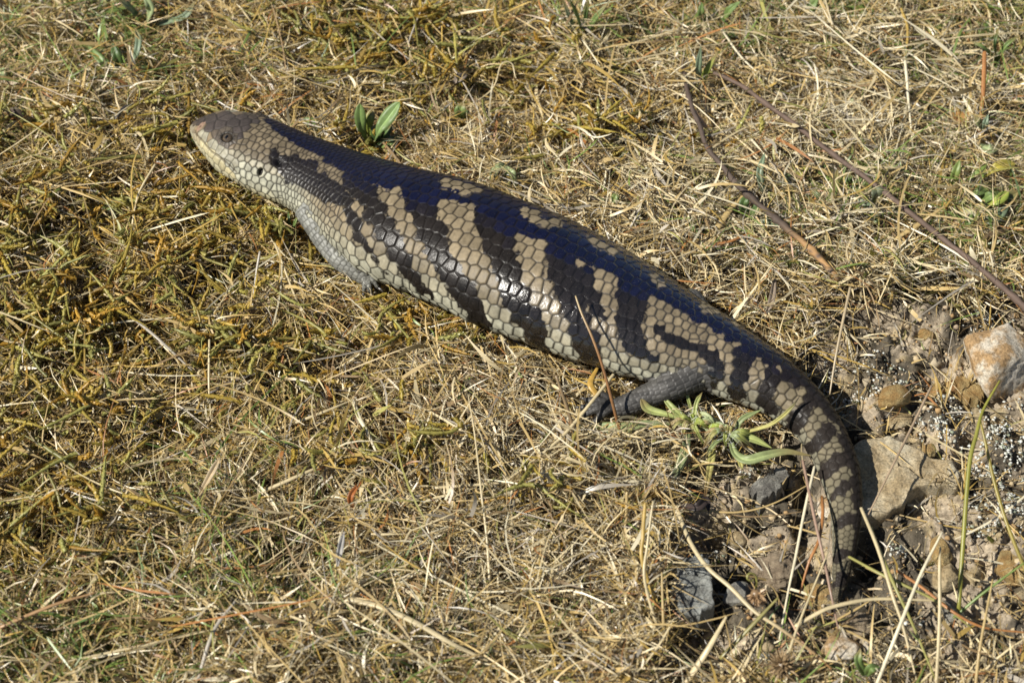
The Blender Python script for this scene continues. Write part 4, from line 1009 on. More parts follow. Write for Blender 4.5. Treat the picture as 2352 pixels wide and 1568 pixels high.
# ------------------------------------------------------------------ single straws, stalks, twigs
def rod_mesh(pts, w, col, nseg=7, nring=None, flat=.7, taper=(1, 1, .5), nodes=0, wob=.0, col2=None):
    """pts: (px, py, z) or world; w in mm wide"""
    P = np.array([G(*p) for p in pts]); nring = nring or max(10, 6 * len(pts)); r = np.array(catmull(np.array(taper, float)[:, None], len(pts))[:, 0]) * w / 2 if len(taper) != len(pts) else np.array(taper) * w / 2
    V_, F3_, F4_, Pc, Tc_, rc = tube(P, np.maximum(r, .08), nseg, nring, flat=flat)
    if wob: V_ = V_ + (np.stack([vnoise(V_[:, 0] / wob[1], V_[:, 1] / wob[1], V_[:, 2] / wob[1], q) for q in (1, 2, 3)], 1) - .5) * wob[0]
    t = np.concatenate([np.repeat(np.linspace(0, 1, nring), nseg), [0, 1]])[:, None]
    c_ = np.array(col) * (.85 + .3 * vnoise(t[:, 0] * 9, 0, 0, 4))[:, None]
    if col2 is not None: f = sstep(.55, 1, t[:, 0])[:, None]; c_ = c_ * (1 - f) + np.array(col2) * f
    if nodes:
        for q in np.linspace(.2, .8, nodes): c_ *= (1 - .5 * np.exp(-((t[:, 0] - q) / .012) ** 2))[:, None]
    return V_, F3_, F4_, c_
def straw(pts, w, col, label, name='dry_straw', cat='straw', **kw):
    group = kw.pop('group', 'long loose straws'); V_, F3_, F4_, c_ = rod_mesh(pts, w, PAL[col] if isinstance(col, str) else col, **kw)
    o0 = V_.mean(0); o = link(name, np_mesh(name, V_ - o0, F3_, F4_, c_), M_GRASS, loc=o0 * .001); tag(o, label, cat, group); return o
W_ = straw
W_([(405,208,13),(440,232,13),(484,264,12)],4.4,'gold','broad tan grass blade sticking out from behind the snout',flat=.25,taper=(.25,.8,1),name='broad_straw',cat='grass blade')
W_([(1657,68,20),(1700,128,17),(1742,168,15),(1785,198,12)],1.5,'cream','bright white straight straw near the top right twig end')
W_([(1400,118,16),(1440,105,16),(1520,80,15),(1600,58,14)],2.4,'pale','thick pale straw lying near the top edge above the twigs',flat=.5)
W_([(817,186,15),(866,189,16),(905,193,15),(964,192,13)],1.9,'cream','whitish straw lying level above the lizard neck')
W_([(1036,268,10),(1127,209,16),(1151,149,24),(1176,147,24),(1190,186,18),(1242,196,14)],1.0,'pale','thin kinked straw arched like a hook above the shoulders')
W_([(1210,356,12),(1242,354,14),(1330,357,14),(1421,362,13),(1560,378,12)],1.5,'pale','long level straw above the middle of the back')
W_([(725,311,14),(763,297,18),(846,284,14)],1.3,'cream','pale straw crossing behind the neck to the green leaf')
W_([(1522*.9604,1118*.9604,0),(1444,1025,8),(1424,987,14),(1405,918,30),(1383,838,44),(1360,774,54),(1336,720,60),(1322,680,64)],2.0,(.30,.15,.06),'tall reddish brown stalk rising in front of the hip',name='grass_stalk',cat='stalk',taper=(1.2,1,.8,.5),col2=(.5,.38,.2))
W_([(1337,1063,4),(1310,960,22),(1278,864,40)],2.2,(.27,.19,.10),'stiff brown stalk left of the hind foot',name='grass_stalk',cat='stalk',taper=(1,1,.8))
W_([(1075,905,40),(1090,995,34),(1106,1134,26),(1118,1234,16),(1127,1375,4)],1.4,'pale','long thin upright straw below the belly',taper=(.4,.9,1.1))
W_([(1409,860,30),(1309,983,24),(1253,1035,20),(1166,1102,15)],2.0,'pale','pale slanting straw leading up to the hind foot')
W_([(995,1120,14),(1118,1111,16),(1206,1102,14)],1.8,'pale','horizontal straw meeting the slanting straw below the hind foot')
W_([(640,985,14),(720,955,18),(768,936,19),(806,920,16)],2.0,'pale','left arm of the pale forked straw below the foreleg')
W_([(810,918,16),(826,960,18),(842,988,17),(866,1042,12)],2.7,'cream','thick right arm of the pale forked straw below the foreleg')
W_([(800,1375,24),(880,1395,26),(960,1432,26),(1040,1478,24),(1120,1516,18)],3.3,'pale','thick pale straw lying across the bottom edge',flat=.5)
W_([(1540,1470,0),(1478,1300,26),(1477,1230,34),(1482,1155,44)],2.2,'gold','upright yellow straw left of the blue grey stone',taper=(1.1,1,.9))
W_([(1530,1500,0),(1482,1340,24),(1487,1250,34),(1500,1150,46)],1.7,'pale','thin upright straw crossing the yellow straw left of the blue grey stone')
W_([(1530,1520,2),(1524,1430,16),(1520,1314,30)],1.8,'tan','short upright straw in front of the blue grey stone')
W_([(1556,1170,14),(1584,1241,16),(1624,1301,18),(1678,1348,18),(1733,1403,18),(1793,1443,16),(1868,1498,10),(1910,1535,6)],2.5,'pale','long curved straw sweeping across the bare soil',col2=(.36,.2,.08),flat=.6)
W_([(1600,1170,8),(1692,1176,10),(1776,1156,14),(1866,1107,16)],1.2,'tan','thin straw curving up to the tail above the soil lump')
W_([(1640,1160,8),(1692,1183,8),(1760,1185,9),(1844,1174,9)],1.1,'brown','thin brown straw lying level left of the tail')
W_([(1871,1071,22),(1848,1173,22),(1827,1281,18),(1812,1350,14),(1790,1468,6)],1.6,'cream','straight pale straw standing left of the tail')
W_([(1844,1057,20),(1871,1190,24),(1892,1281,20),(1908,1359,18),(1925,1443,8)],1.7,(.36,.24,.17),'pinkish brown stalk running down along the tail tip')
W_([(1888,1140,14),(1890,1180,20),(1881,1240,20),(1858,1291,16),(1837,1362,5)],1.9,'rust','bent rusty orange straw left of the tail')
W_([(1978,1166,20),(2017,1261,24),(2051,1369,20),(2074,1437,14),(2105,1560,2)],2.0,'pale','pale straw slanting down from the right side of the tail')
W_([(2000,1210,20),(2013,1247,22),(2057,1349,22),(2098,1437,14),(2149,1560,2)],2.0,'olive','yellow green stem slanting beside the pale straw right of the tail',name='grass_stalk',cat='stalk')
W_([(1827,1437,12),(1870,1412,16),(1912,1393,18),(1997,1376,18),(2080,1376,16),(2160,1379,12)],2.4,'pale','arching pale straw below the tail tip',flat=.5)
W_([(2010,1580,6),(2064,1443,26),(2115,1318,36),(2164,1222,42)],2.0,'cream','tall blurred pale straw leaning right in the lower right corner')
W_([(1655,1511,4),(1726,1437,16),(1787,1372,24)],2.3,(.25,.22,.07),'dark olive blade slanting below the dried flower bud',name='broad_straw',cat='grass blade',flat=.4)
W_([(1570,1575,4),(1624,1494,18),(1668,1416,26)],3.4,'pale','broad pale blade pointing up at the bottom edge',name='broad_straw',cat='grass blade',flat=.35,taper=(1,1,.4))
W_([(1780,1580,2),(1807,1511,10),(1837,1426,16),(1902,1267,22)],1.6,'pale','long straight straw crossing the arch below the tail tip')
W_([(1950,1278,10),(2030,1321,16),(2149,1379,16),(2230,1440,10)],1.8,'olive','yellow green stalk lying across the soil right of the tail tip',name='grass_stalk',cat='stalk')
W_([(2060,1310,10),(2120,1350,14),(2190,1405,16),(2260,1440,14),(2360,1452,12)],1.8,'rust','orange brown stem curving to the right edge near the bottom',name='grass_stalk',cat='stalk')
W_([(2202,1400,2),(2212,1250,20),(2226,1070,38),(2242,1000,44),(2258,942,48),(2296,874,54)],2.5,(.26,.25,.045),'tall yellow green rush stem standing by the white lichen',name='grass_stalk',cat='stalk',taper=(1,1,.4))
W_([(2370,1345,2),(2316,1210,16),(2285,1110,24),(2262,1010,32),(2250,960,38)],2.1,(.30,.24,.05),'second olive rush stem leaning away from the tall one',name='grass_stalk',cat='stalk',taper=(1,1,.5))
W_([(2190,1418,2),(2260,1360,14),(2355,1290,26)],1.6,'green','thin green stem leaning right across the cream stones',name='grass_stalk',cat='stalk')
W_([(2150,1580,0),(2158,1420,20),(2158,1300,32),(2160,1255,36)],1.9,'pale','pale upright straw standing in front of the cream stone')
W_([(2240,1580,4),(2252,1480,16),(2280,1330,28)],1.7,'tan','tan upright straw right of the pale upright one')
W_([(2140,885,12),(2098,973,16),(2047,1076,22),(1990,1190,18)],1.5,(.42,.31,.2),'brown straw crossing the flat tan slab')
W_([(1953,660,44),(1931,762,34),(1918,830,26),(1906,905,16)],1.7,(.42,.33,.2),'upright straw casting its shadow beside the tail base')
W_([(1731,424,20),(1680,478,18),(1645,525,14),(1618,548,10)],4.4,'tan','broad tan leaf blade slanting between the two twigs',name='broad_straw',cat='grass blade',flat=.22,taper=(.15,1,.8))
W_([(2079,140,30),(2084,190,24),(2086,223,20),(2097,340,8)],2.0,'cream','white upright straw at the dark hollow right of the long twig')
W_([(1660,540,12),(1720,556,14),(1803,575,12)],3.2,'cream','flat cream straw just behind the hip',flat=.35)
W_([(1380,380,14),(1440,382,15),(1600,382,15),(1700,394,12)],1.5,'pale','long straight straw reaching to the shorter twig')
W_([(1600,582,12),(1640,563,15),(1680,553,16),(1722,535,14)],2.6,'rust','orange blade curving behind the hip',name='broad_straw',cat='grass blade',flat=.4,taper=(.6,1,.3))
W_([(2170,474,20),(2110,515,18),(2044,556,12)],3.6,'tan','wide tan blade crossing under the long twig',name='broad_straw',cat='grass blade',flat=.3,taper=(.4,1,.6))
W_([(129,0,18),(176,37,17),(222,70,13)],1.9,'pale','pale straw at the top left corner region')
W_([(440,138,18),(480,176,17),(520,214,12)],1.7,'pale','straight pale straw above the snout')
W_([(463,84,18),(505,125,18),(555,173,12)],2.0,'tan','tan straw slanting down toward the crown of the head')
W_([(252,322,8),(262,282,20),(285,247,24),(315,238,18)],2.3,(.06,.052,.05),'dark curled dead stem left of the snout',name='dead_stalk',cat='stem',taper=(.8,1,.5))
W_([(356,378,30),(328,425,26),(314,460,22),(300,540,12),(290,600,6)],1.5,'pale','long bent straw standing left of the head')
W_([(597,578,30),(588,634,22),(573,762,6)],1.6,'grey','grey upright straw below the throat')
W_([(481,780,28),(480,884,18),(485,962,6)],1.4,'pale','thin upright straw in the middle of the left grass')
W_([(135,735,14),(191,748,16),(312,736,17),(405,729,15)],1.4,'cream','pale curved straw lying across the moss on the left')
W_([(255,850,13),(367,862,14),(460,862,12)],1.3,'cream','short level straw below the green moss')
W_([(480,903,10),(551,869,15),(634,846,16)],2.0,(.13,.11,.095),'dark grey stick lying among the golden moss',name='dead_stalk',cat='stem')
W_([(632,560,26),(680,686,20),(719,770,8)],1.3,'pale','slanting thin straw below the foreleg')
W_([(10,703,14),(81,716,15),(120,722,12)],2.0,(.08,.065,.05),'dark stick at the left edge',name='dead_stalk',cat='stem')
W_([(312,735,18),(367,781,18),(441,850,10)],2.0,'grey','grey straw slanting down over the mossy strands')
W_([(1135,1030,24),(1147,1000,14)],1.0,'tan','small broken straw stub below the belly')
W_([(1030,620,32),(1045,665,26),(1062,712,18),(1075,760,8)],1.1,'cream','short pale straw poking up in front of the belly')
W_([(1180,694,34),(1150,735,22),(1124,768,12)],1.2,'pale','thin straw leaning on the belly before the hind leg')
W_([(1440,1130,24),(1438,1190,14),(1430,1260,4)],1.7,'tan','upright straw stub below the hind foot')
W_([(600,1130,14),(680,1095,18),(760,1060,16)],2.4,'pale','jointed pale straw on the lower left grass')
W_([(455,1560,16),(490,1450,26),(540,1380,30)],2.2,'grey','blurred grey curved straw at the bottom left')
W_([(0,1440,22),(120,1390,26),(220,1360,24)],2.0,(.45,.27,.13),'reddish stem crossing the bottom left corner',name='grass_stalk',cat='stalk')
W_([(1370,905,20),(1356,880,22),(1372,845,20)],4.0,(.5,.31,.07),'wide golden blade beneath the belly behind the hind foot',name='broad_straw',cat='grass blade',flat=.3)
W_([(2070,20,24),(2085,70,22),(2078,150,14)],2.0,'gold','golden stalk standing at the top right',name='grass_stalk',cat='stalk')
W_([(2262,120,34),(2258,220,22),(2250,300,12)],3.0,'rust','orange brown blade standing at the right edge of the grass',name='broad_straw',cat='grass blade',flat=.35)

def twig(pts, w, label, col, col2=None, taper=(1, 1, 1), knots=8):
    P = np.array([G(x_, y_, z_ + 6.5) for x_, y_, z_ in pts]); nr = 90; r = catmull(np.array(taper, float)[:, None], len(pts))[:, 0] * w / 2
    V_, F3_, F4_, Pc, Tc_, rc = tube(P, r, 12, nr, flat=1)
    dv_ = (fbm(V_[:, 0] / 5, V_[:, 1] / 5, V_[:, 2] / 5, 9, 3) - .5) * .9; ctr = np.vstack([np.repeat(Pc, 12, 0), Pc[:1], Pc[-1:]]); V_ = ctr + (V_ - ctr) * (1 + dv_)[:, None]
    t = np.concatenate([np.repeat(np.linspace(0, 1, nr), 12), [0, 1]])
    for q in range(knots):
        p0 = random.random(); V_ = ctr + (V_ - ctr) * (1 + .35 * np.exp(-((t - p0) / .008) ** 2))[:, None]
    c_ = np.array(col) * (.6 + .9 * fbm(V_[:, 0] / 3, V_[:, 1] / 3, V_[:, 2] / 3, 8, 3))[:, None]
    if col2 is not None: f = (sstep(.78, .92, t) * sstep(.35, .6, fbm(V_[:, 0] / 4, V_[:, 1] / 4, V_[:, 2] / 4, 2, 2)))[:, None]; c_ = c_ * (1 - f) + np.array(col2) * f
    o0 = V_.mean(0); o = link('twig', np_mesh('twig', V_ - o0, F3_, F4_, c_), M_TWIG, loc=o0 * .001); return tag(o, label, 'twig', None)
M_TWIG = plant_mat('bark', .7, 0.0, .3, 1200)
twig([(1640,168,15),(1700,195,17),(1755,235,18),(1830,290,18),(1900,345,18),(1960,388,18),(2030,440,17),(2100,497,18),(2200,575,19),(2280,640,18),(2365,715,18)],3.3,
     'long thin reddish brown twig running to the right edge',(.12,.082,.062),None,(.8,1,1.15))
twig([(1568,147,12),(1577,200,14),(1590,250,15),(1608,290,16),(1624,338,17),(1660,382,17),(1695,426,16),(1743,470,15),(1799,518,16),(1859,570,16),(1925,640,14)],3.5,
     'shorter dark twig ending in an orange worn tip behind the tail',(.085,.062,.048),(.38,.22,.09),(.8,1,1.2))
W_([(1592,248,22),(1604,272,20),(1622,292,17)],5.0,(.48,.30,.16),'split pale orange wood splinter on the shorter twig',name='wood_splinter',cat='splinter',flat=.4,taper=(.4,1,.6),group=None)

# ------------------------------------------------------------------ leaves and weeds
def leaf_mesh(pts, w, col, prof='lance', col2=None, fold=.25, lobes=0, tiltv=None):
    P = np.array([G(*p) for p in pts]); n = 22; C_ = catmull(P, n); T = norm(np.gradient(C_, axis=0)); t = np.linspace(0, 1, n)
    if prof == 'lance': wp = np.sin(np.pi * np.clip(t * .93 + .06, 0, 1)) ** .7
    elif prof == 'strap': wp = np.minimum(1, t * 5 + .4) * np.minimum(1, (1 - t) * 3.2 + .03)
    else: wp = (sstep(0, .7, t) * .85 + .15) * np.sqrt(np.clip((1 - t) * 4.5, 0, 1))       # spoon
    if lobes: wp = wp * (.72 + .28 * np.abs(np.sin(t * lobes * math.pi)))
    wp = np.maximum(wp, .04)
    up = np.array([0, -.35, 1.0]) if tiltv is None else np.array(tiltv); S_ = norm(np.cross(T, up)); Nn = np.cross(S_, T)
    us = np.array([-1, -.55, -.12, 0, .12, .55, 1]); rows = []
    for u in us:
        lift = abs(u) * fold * w * .5 - .0; rip = .25 * math.copysign(1, u) * np.sin(t * 9) * abs(u)
        rows.append(C_ + S_ * (u * w * .5 * wp)[:, None] + Nn * ((lift * wp) + rip * (abs(u) > .5) - (.25 if abs(u) < .05 else 0))[:, None])
    V_ = np.stack(rows, 1).reshape(-1, 3); m = len(us); i = np.arange(n - 1)[:, None] * m; j = np.arange(m - 1)[None]
    F = np.stack([i + j, i + j + 1, i + m + j + 1, i + m + j], -1).reshape(-1, 4)
    c_ = np.array(col)[None, None] * (1 + .7 * np.exp(-(us / .12) ** 2))[None, :, None] * (.8 + .4 * vnoise(V_[:, 0] / 3, V_[:, 1] / 3, V_[:, 2] / 3, 6)).reshape(n, m, 1)
    if col2 is not None: f = sstep(.55, .95, t)[:, None, None]; c_ = c_ * (1 - f) + np.array(col2) * f
    V2_ = V_ - np.repeat(Nn, m, 0) * .35                         # lower face gives the blade thickness
    k = len(V_); F2 = F[:, ::-1] + k
    bnd = []
    for q in range(n - 1):
        a_, b_ = q * m, (q + 1) * m; bnd += [[a_, b_, b_ + k, a_ + k]]; a_, b_ = q * m + m - 1, (q + 1) * m + m - 1; bnd += [[b_, a_, a_ + k, b_ + k]]
    return np.vstack([V_, V2_]), np.vstack([F, F2, np.array(bnd)]), np.vstack([c_.reshape(-1, 3)] * 2)
LG = (.17, .245, .075); DG = (.09, .145, .045); GG = (.20, .26, .16); YG = (.30, .36, .07); PG = (.34, .40, .20); YL = (.42, .36, .07); BL_ = (.04, .03, .025)
def weed(base_px, label, leaves, cat='weed', group='small green weeds in the grass', name='weed'):
    bpz = gz_at(*G(*base_px, 0)[:2]); b0 = G(*base_px, bpz); e = empty(name, b0, label, cat, group)
    if name == 'hawkweed': leaves = [([(x_, y_, z_ + 1) for x_, y_, z_ in lf[0]], lf[1] * .85, tuple(.62 * q_ + .38 * w_ for q_, w_ in zip(lf[2], (.44, .45, .24)))) + tuple(lf[3:]) for lf in leaves]
    if name == 'hawkweed':
        for q in range(17):
            an = random.uniform(0, 6.28); L_ = random.uniform(28, 75); x0, y0 = base_px; bz = 12
            x1, y1 = x0 + L_ * .5 * math.cos(an), y0 - L_ * .3 * math.sin(an) - 12; x2, y2 = x0 + L_ * math.cos(an + .25), y0 - L_ * .75 * math.sin(an + .25) + 6
            leaves = leaves + [([(x0, y0, bz), (x1, y1, bz + 7), (x2, y2, random.uniform(7, 15))], random.uniform(1.6, 3.6), random.choice([YG, PG, (.36,.33,.12), (.42,.33,.16), (.30,.33,.09)]), dict(prof=random.choice(['strap', 'lance']), col2=random.choice([None, (.30,.20,.10), (.45,.36,.2)])))]
    for lf in leaves:
        pts, w, col = lf[0], lf[1], lf[2]; kw = dict(lf[3]) if len(lf) > 3 else {}
        if 'col2' not in kw and random.random() < .4: kw['col2'] = (.30, .24, .10)
        V_, F, c_ = leaf_mesh(pts, w, col, **kw)
        link('leaf', np_mesh('leaf', V_ - b0, None, F, c_), M_LEAF, e)
    return e
strap = dict(prof='strap'); spoon = dict(prof='spoon')
weed((1335,98), 'tuft of long narrow blue green leaves at the top edge', [
 ([(1333,98,4),(1312,50,26),(1290,-8,44)],3.0,GG,strap),([(1336,98,4),(1330,50,30),(1310,0,52)],3.2,LG,strap),([(1338,96,4),(1345,40,28),(1352,-5,44)],3.0,DG,strap),
 ([(1340,96,4),(1362,50,26),(1402,0,40)],3.6,LG,strap),([(1334,97,4),(1322,70,16),(1305,50,20)],2.6,GG,strap)])
weed((1608,208), 'two fresh upright leaves beside the shorter twig top', [
 ([(1605,206,6),(1604,160,24),(1610,106,40)],4.4,GG,strap),([(1608,206,6),(1622,165,20),(1650,118,34)],4.2,YG,strap)])
weed((858,342), 'broad leaved green weed behind the lizard shoulders', [
 ([(846,335,6),(830,290,24),(826,238,38)],7.5,LG,spoon),([(856,335,6),(885,305,18),(900,285,22)],7,DG,{}),([(860,338,6),(880,318,14),(905,322,16)],6,GG,{}),([(852,330,6),(848,285,22),(856,250,30)],6.2,YG,spoon),([(858,335,6),(870,300,24),(892,270,30),(918,234,38)],9.5,(.20,.29,.10),spoon),
 ([(858,340,4),(864,310,16),(868,285,22)],8,DG,spoon),([(866,345,4),(890,330,12),(925,312,14)],5,LG,spoon)])
weed((1166,392), 'two drooping pale green leaves above the middle of the back', [
 ([(1160,382,20),(1140,388,22),(1124,420,12)],5.0,PG,strap),([(1162,380,20),(1176,398,22),(1188,432,10)],5.0,PG,dict(prof='lance',lobes=3)),([(1166,392,12),(1164,420,12),(1168,444,8)],4,LG,strap)])
weed((285,170), 'grey green weed with curved leaves at upper left', [
 ([(272,168,10),(235,140,16),(202,106,18)],6.0,LG,{}),([(280,160,10),(268,130,20),(258,100,24)],6.5,DG,{}),([(290,155,8),(312,125,24),(318,90,30),(308,62,30)],4.4,GG,strap),([(292,160,8),(325,150,14),(352,160,12)],5,DG,{}),([(270,172,6),(240,175,10),(200,180,8)],4,LG,strap)])
weed((330,55), 'blue green leaves cut by the top edge at upper left', [
 ([(322,50,8),(300,20,24),(268,-6,34)],5,GG,strap),([(335,60,8),(345,20,26),(330,-10,34)],6,PG,{}),([(340,60,6),(420,40,20),(450,0,28)],4.5,GG,strap)])
weed((1062,272), 'small bright green leaf standing above the shoulders', [([(1059,276,6),(1058,255,16),(1064,236,20)],8.0,LG,{}),([(1060,276,5),(1070,262,10),(1078,256,12)],5,DG,{})])
weed((742,312), 'broad green leaf half hidden behind the neck', [([(744,314,6),(722,290,14),(698,272,16)],8.5,LG,{})])
H1 = weed((1590,975), 'pale green hairy rosette weed between hind leg and tail', [
 ([(1583,975,14),(1487,972,16),(1424,984,14),(1364,976,10)],8.0,LG,spoon),([(1583,971,14),(1538,953,18),(1490,940,18),(1472,916,22)],6.0,YG,spoon),([(1583,968,14),(1551,943,18),(1522,912,20)],5.0,YG,{}),
 ([(1583,985,12),(1574,1030,14),(1558,1075,12),(1530,1122,8)],6.2,DG,dict(prof='lance',col2=BL_)),([(1593,965,12),(1600,925,18),(1613,900,20)],3.0,YG,strap),([(1590,950,10),(1577,900,20),(1574,862,28)],2.2,YG,strap),
 ([(1590,968,12),(1612,950,18),(1632,962,18),(1647,986,12)],3.4,PG,strap),([(1600,975,10),(1620,985,13),(1650,984,12)],3,PG,strap)],'weed',None,'hawkweed')
H2 = weed((1672,1000), 'second hairy rosette weed with one long curved green leaf', [
 ([(1676,1000,12),(1688,1040,12),(1716,1056,14),(1758,1046,16),(1806,1037,16),(1862,1046,14)],6.4,LG,{}),([(1680,1002,12),(1726,1007,14),(1772,1028,12)],5.0,YG,{}),([(1688,990,12),(1705,962,18),(1750,940,20)],3.8,LG,strap),
 ([(1700,995,12),(1761,978,22),(1793,959,26),(1819,934,30),(1838,908,36)],2.6,YL,dict(prof='strap',col2=BL_)),([(1640,1010,8),(1634,1054,10),(1618,1148,8)],4.8,YL,dict(prof='lance',col2=(.2,.12,.05))),([(1690,1020,8),(1700,1060,10),(1705,1078,10)],3.4,YL,strap),
 ([(1668,1000,12),(1640,1020,14),(1620,1050,12)],3.0,LG,strap)],'weed',None,'hawkweed')
# white hairs of the two rosettes
for e, cx, cy in ((H1, 1592, 972), (H2, 1672, 1000)):
    n = 110; c0_ = G(cx, cy, 14); r0 = c0_ + rng.normal(0, 1, (n, 3)) * np.array([5, 5, 2.5]); d_ = norm(rng.normal(0, 1, (n, 3)) + np.array([0, 0, .5])); L_ = rng.uniform(3, 7, n)
    v, f3_, f4_, c_ = ribbons(r0, d_, L_, np.full(n, .16), rng.normal(0, .8, (n, 3)), np.tile([.8, .8, .74], (n, 1)), 2, .3)
    o = link('leaf_hairs', np_mesh('leaf_hairs', v - np.array(e.location) * 1000, f3_, f4_, c_, smooth=False), M_GRASS, e); o['kind'] = 'stuff'
    v, f = I2; V_ = v * np.array([5, 3.5, 3]) + c0_ - np.array([0, 0, 2]) ; V_ = V_ + rng.normal(0, .5, V_.shape)
    link('crown', np_mesh('crown', V_ - np.array(e.location) * 1000, f, None, np.tile([.30, .30, .13], (len(V_), 1))), M_MOSS, e)
weed((1718,500), 'dark green rounded leaves where the broad tan blade meets the shorter twig', [([(1715,500,8),(1708,470,18),(1718,448,22)],6.5,DG,{}),([(1716,500,8),(1740,478,16),(1760,484,14)],6,DG,{}),([(1716,512,6),(1722,528,10),(1728,552,8)],6,LG,{}),([(1722,520,8),(1760,510,14),(1800,520,12)],5,GG,{})])
weed((1900,485), 'long toothed olive leaf crossing between the twigs', [([(1892,486,8),(1914,440,20),(1924,388,22)],5.5,(.20,.24,.07),dict(prof='lance',lobes=5)),([(1900,485,8),(1880,450,16),(1862,436,16)],4,DG,{})])
weed((1752,445), 'slim grey green leaf beside the shorter twig', [([(1756,448,8),(1745,400,20),(1756,352,26)],4.6,GG,{})])
weed((1825,420), 'small yellow green leaf between the twigs', [([(1825,420,8),(1838,400,16),(1856,382,20)],5.5,(.33,.31,.07),{}),([(1825,425,6),(1812,410,12),(1808,392,16)],5,DG,{})])
weed((1965,430), 'lobed dark green leaflets under the long twig', [([(1962,436,8),(1950,415,16),(1948,396,18)],6,DG,dict(prof='lance',lobes=4)),([(1965,432,8),(1985,415,14),(2000,405,14)],5,LG,dict(prof='lance',lobes=4)),([(1965,432,8),(1975,450,12),(1990,455,10)],5,DG,dict(prof='lance',lobes=4))])
weed((2012,470), 'dull grey green leaves tucked under the long twig', [([(2016,472,14),(1990,464,16),(1948,470,12)],6,GG,{}),([(2014,468,14),(2016,445,24),(2010,428,26)],9,(.14,.155,.09),{}),([(2016,474,10),(2010,500,14),(2000,520,10)],6,DG,{})])
weed((2280,410), 'yellowing broad leaf above green ones at the right edge', [([(2258,410,12),(2290,384,22),(2332,376,20)],7.5,YL,spoon),([(2275,420,8),(2250,440,16),(2225,432,14)],6,LG,{}),([(2290,440,8),(2310,455,14),(2340,440,14)],7,DG,spoon)])
weed((2250,470), 'cluster of oval green leaves near the right edge', [([(2250,468,8),(2275,450,16),(2300,456,14)],6.5,LG,{}),([(2255,475,8),(2290,462,18),(2316,440,18)],6.5,YG,spoon),([(2252,480,8),(2280,505,14),(2318,468,14)],8,GG,{}),([(2250,478,8),(2235,500,14),(2215,520,10)],5,LG,{})])
weed((2190,420), 'upright oblong green leaf left of the yellowing leaf', [([(2186,432,8),(2194,400,20),(2204,368,26)],5.8,(.2,.26,.07),{})])
weed((2270,340), 'pale green leaves standing near the right edge above the yellowing leaf', [([(2240,330,10),(2270,342,18),(2300,340,14)],6.5,PG,{}),([(2262,310,8),(2250,285,22),(2238,268,26)],6,(.26,.28,.12),{}),([(2265,315,8),(2262,290,20),(2270,262,26)],4,GG,strap)])
weed((2110,612), 'finely cut green leaf under the long twig', [([(2068,622,10),(2100,606,14),(2138,594,12)],7.0,LG,dict(prof='lance',lobes=7)),([(2068,622,10),(2060,606,14),(2066,590,16)],4,LG,{})])
weed((1860,30), 'green leaves at the top edge above the long twig', [([(1856,42,6),(1862,20,20),(1878,-4,26)],7,LG,{}),([(1850,45,6),(1830,60,12),(1815,82,10)],6,YG,{}),([(1856,42,6),(1884,50,14),(1905,40,14)],4,LG,strap)])
weed((1665,45), 'toothed green leaf at the top edge above the white straw', [([(1660,50,8),(1675,25,20),(1700,4,26)],6,LG,dict(prof='lance',lobes=5)),([(1662,55,6),(1668,75,10),(1662,90,8)],5,DG,{})])
weed((1615,50), 'small upright green leaf left of the toothed one at the top edge', [([(1614,54,6),(1610,35,18),(1612,6,26)],5.5,LG,{}),([(1614,54,6),(1622,40,12),(1632,34,14)],4,GG,{})])
weed((1985,1545), 'curved green leaf at the bottom edge below the whitish stone', [([(1990,1552,6),(1972,1520,16),(1976,1488,20)],4.5,LG,strap),([(1990,1552,6),(2000,1535,14),(2020,1530,12)],5,LG,{})])
weed((700,520), 'tiny green sprout pressed against the lizard neck', [([(668,528,8),(664,505,16),(662,486,18)],1.8,DG,strap),([(670,528,8),(678,510,16),(684,496,18)],1.8,LG,strap),([(672,530,8),(692,512,14),(716,490,16)],1.6,(.4,.14,.06),strap)])
weed((5,170), 'pale green leaf cut by the left edge near the top', [([(-10,172,10),(8,166,14),(24,172,10)],6,PG,{})])
weed((232,440), 'pale green curled leaf in the moss left of the throat', [([(236,470,8),(246,440,16),(262,425,16)],4.5,(.30,.36,.12),{}),([(236,472,8),(250,476,12),(268,468,12)],4,LG,{})])
weed((1330,470), 'few little green leaves beside the back above the rump', [([(1402,470,8),(1412,455,14),(1418,440,16)],5,LG,{}),([(1400,472,8),(1385,465,12),(1375,455,12)],4,DG,{}),([(1580,505,8),(1590,520,12),(1605,548,10)],3.5,LG,strap)])
weed((2290,140), 'bright green blades in the far right corner', [([(2290,140,6),(2260,110,20),(2230,95,22)],2.6,LG,strap),([(2290,140,6),(2310,105,20),(2345,80,24)],2.8,LG,strap),([(2288,140,6),(2285,100,24),(2295,60,30)],2.4,DG,strap)])

# ------------------------------------------------------------------ seed heads, bud, dead leaves
def seedhead(px, py, z, r, n, col, label, name, stem=None, dirv=None):
    c0_ = G(px, py, z); e = empty(name, c0_, label, 'seed head'); d_ = norm(rng.normal(0, 1, (n, 3)) + (np.array([0, 0, .3]) if dirv is None else np.array(dirv) * 2.2))
    v, f3_, f4_, c_ = ribbons(np.zeros((n, 3)) + d_ * r * .25, d_, rng.uniform(.75, 1.1, n) * r, np.full(n, r * .17), -d_ * 0 + rng.normal(0, r * .12, (n, 3)), np.tile(col, (n, 1)), 3, .3, check=False)
    link('bract', np_mesh('bract', v, f3_, f4_, c_, smooth=False), M_GRASS, e)
    v, f = I2; link('core', np_mesh('core', v * r * .5, f, None, np.tile(np.array(col) * .6, (len(v), 1))), M_GRASS, e)
    if stem is not None:
        V_, F3_, F4_, c_ = rod_mesh(stem, 1.3, (.28, .26, .07)); link('stem', np_mesh('stem', V_ - c0_, F3_, F4_, c_), M_GRASS, e)
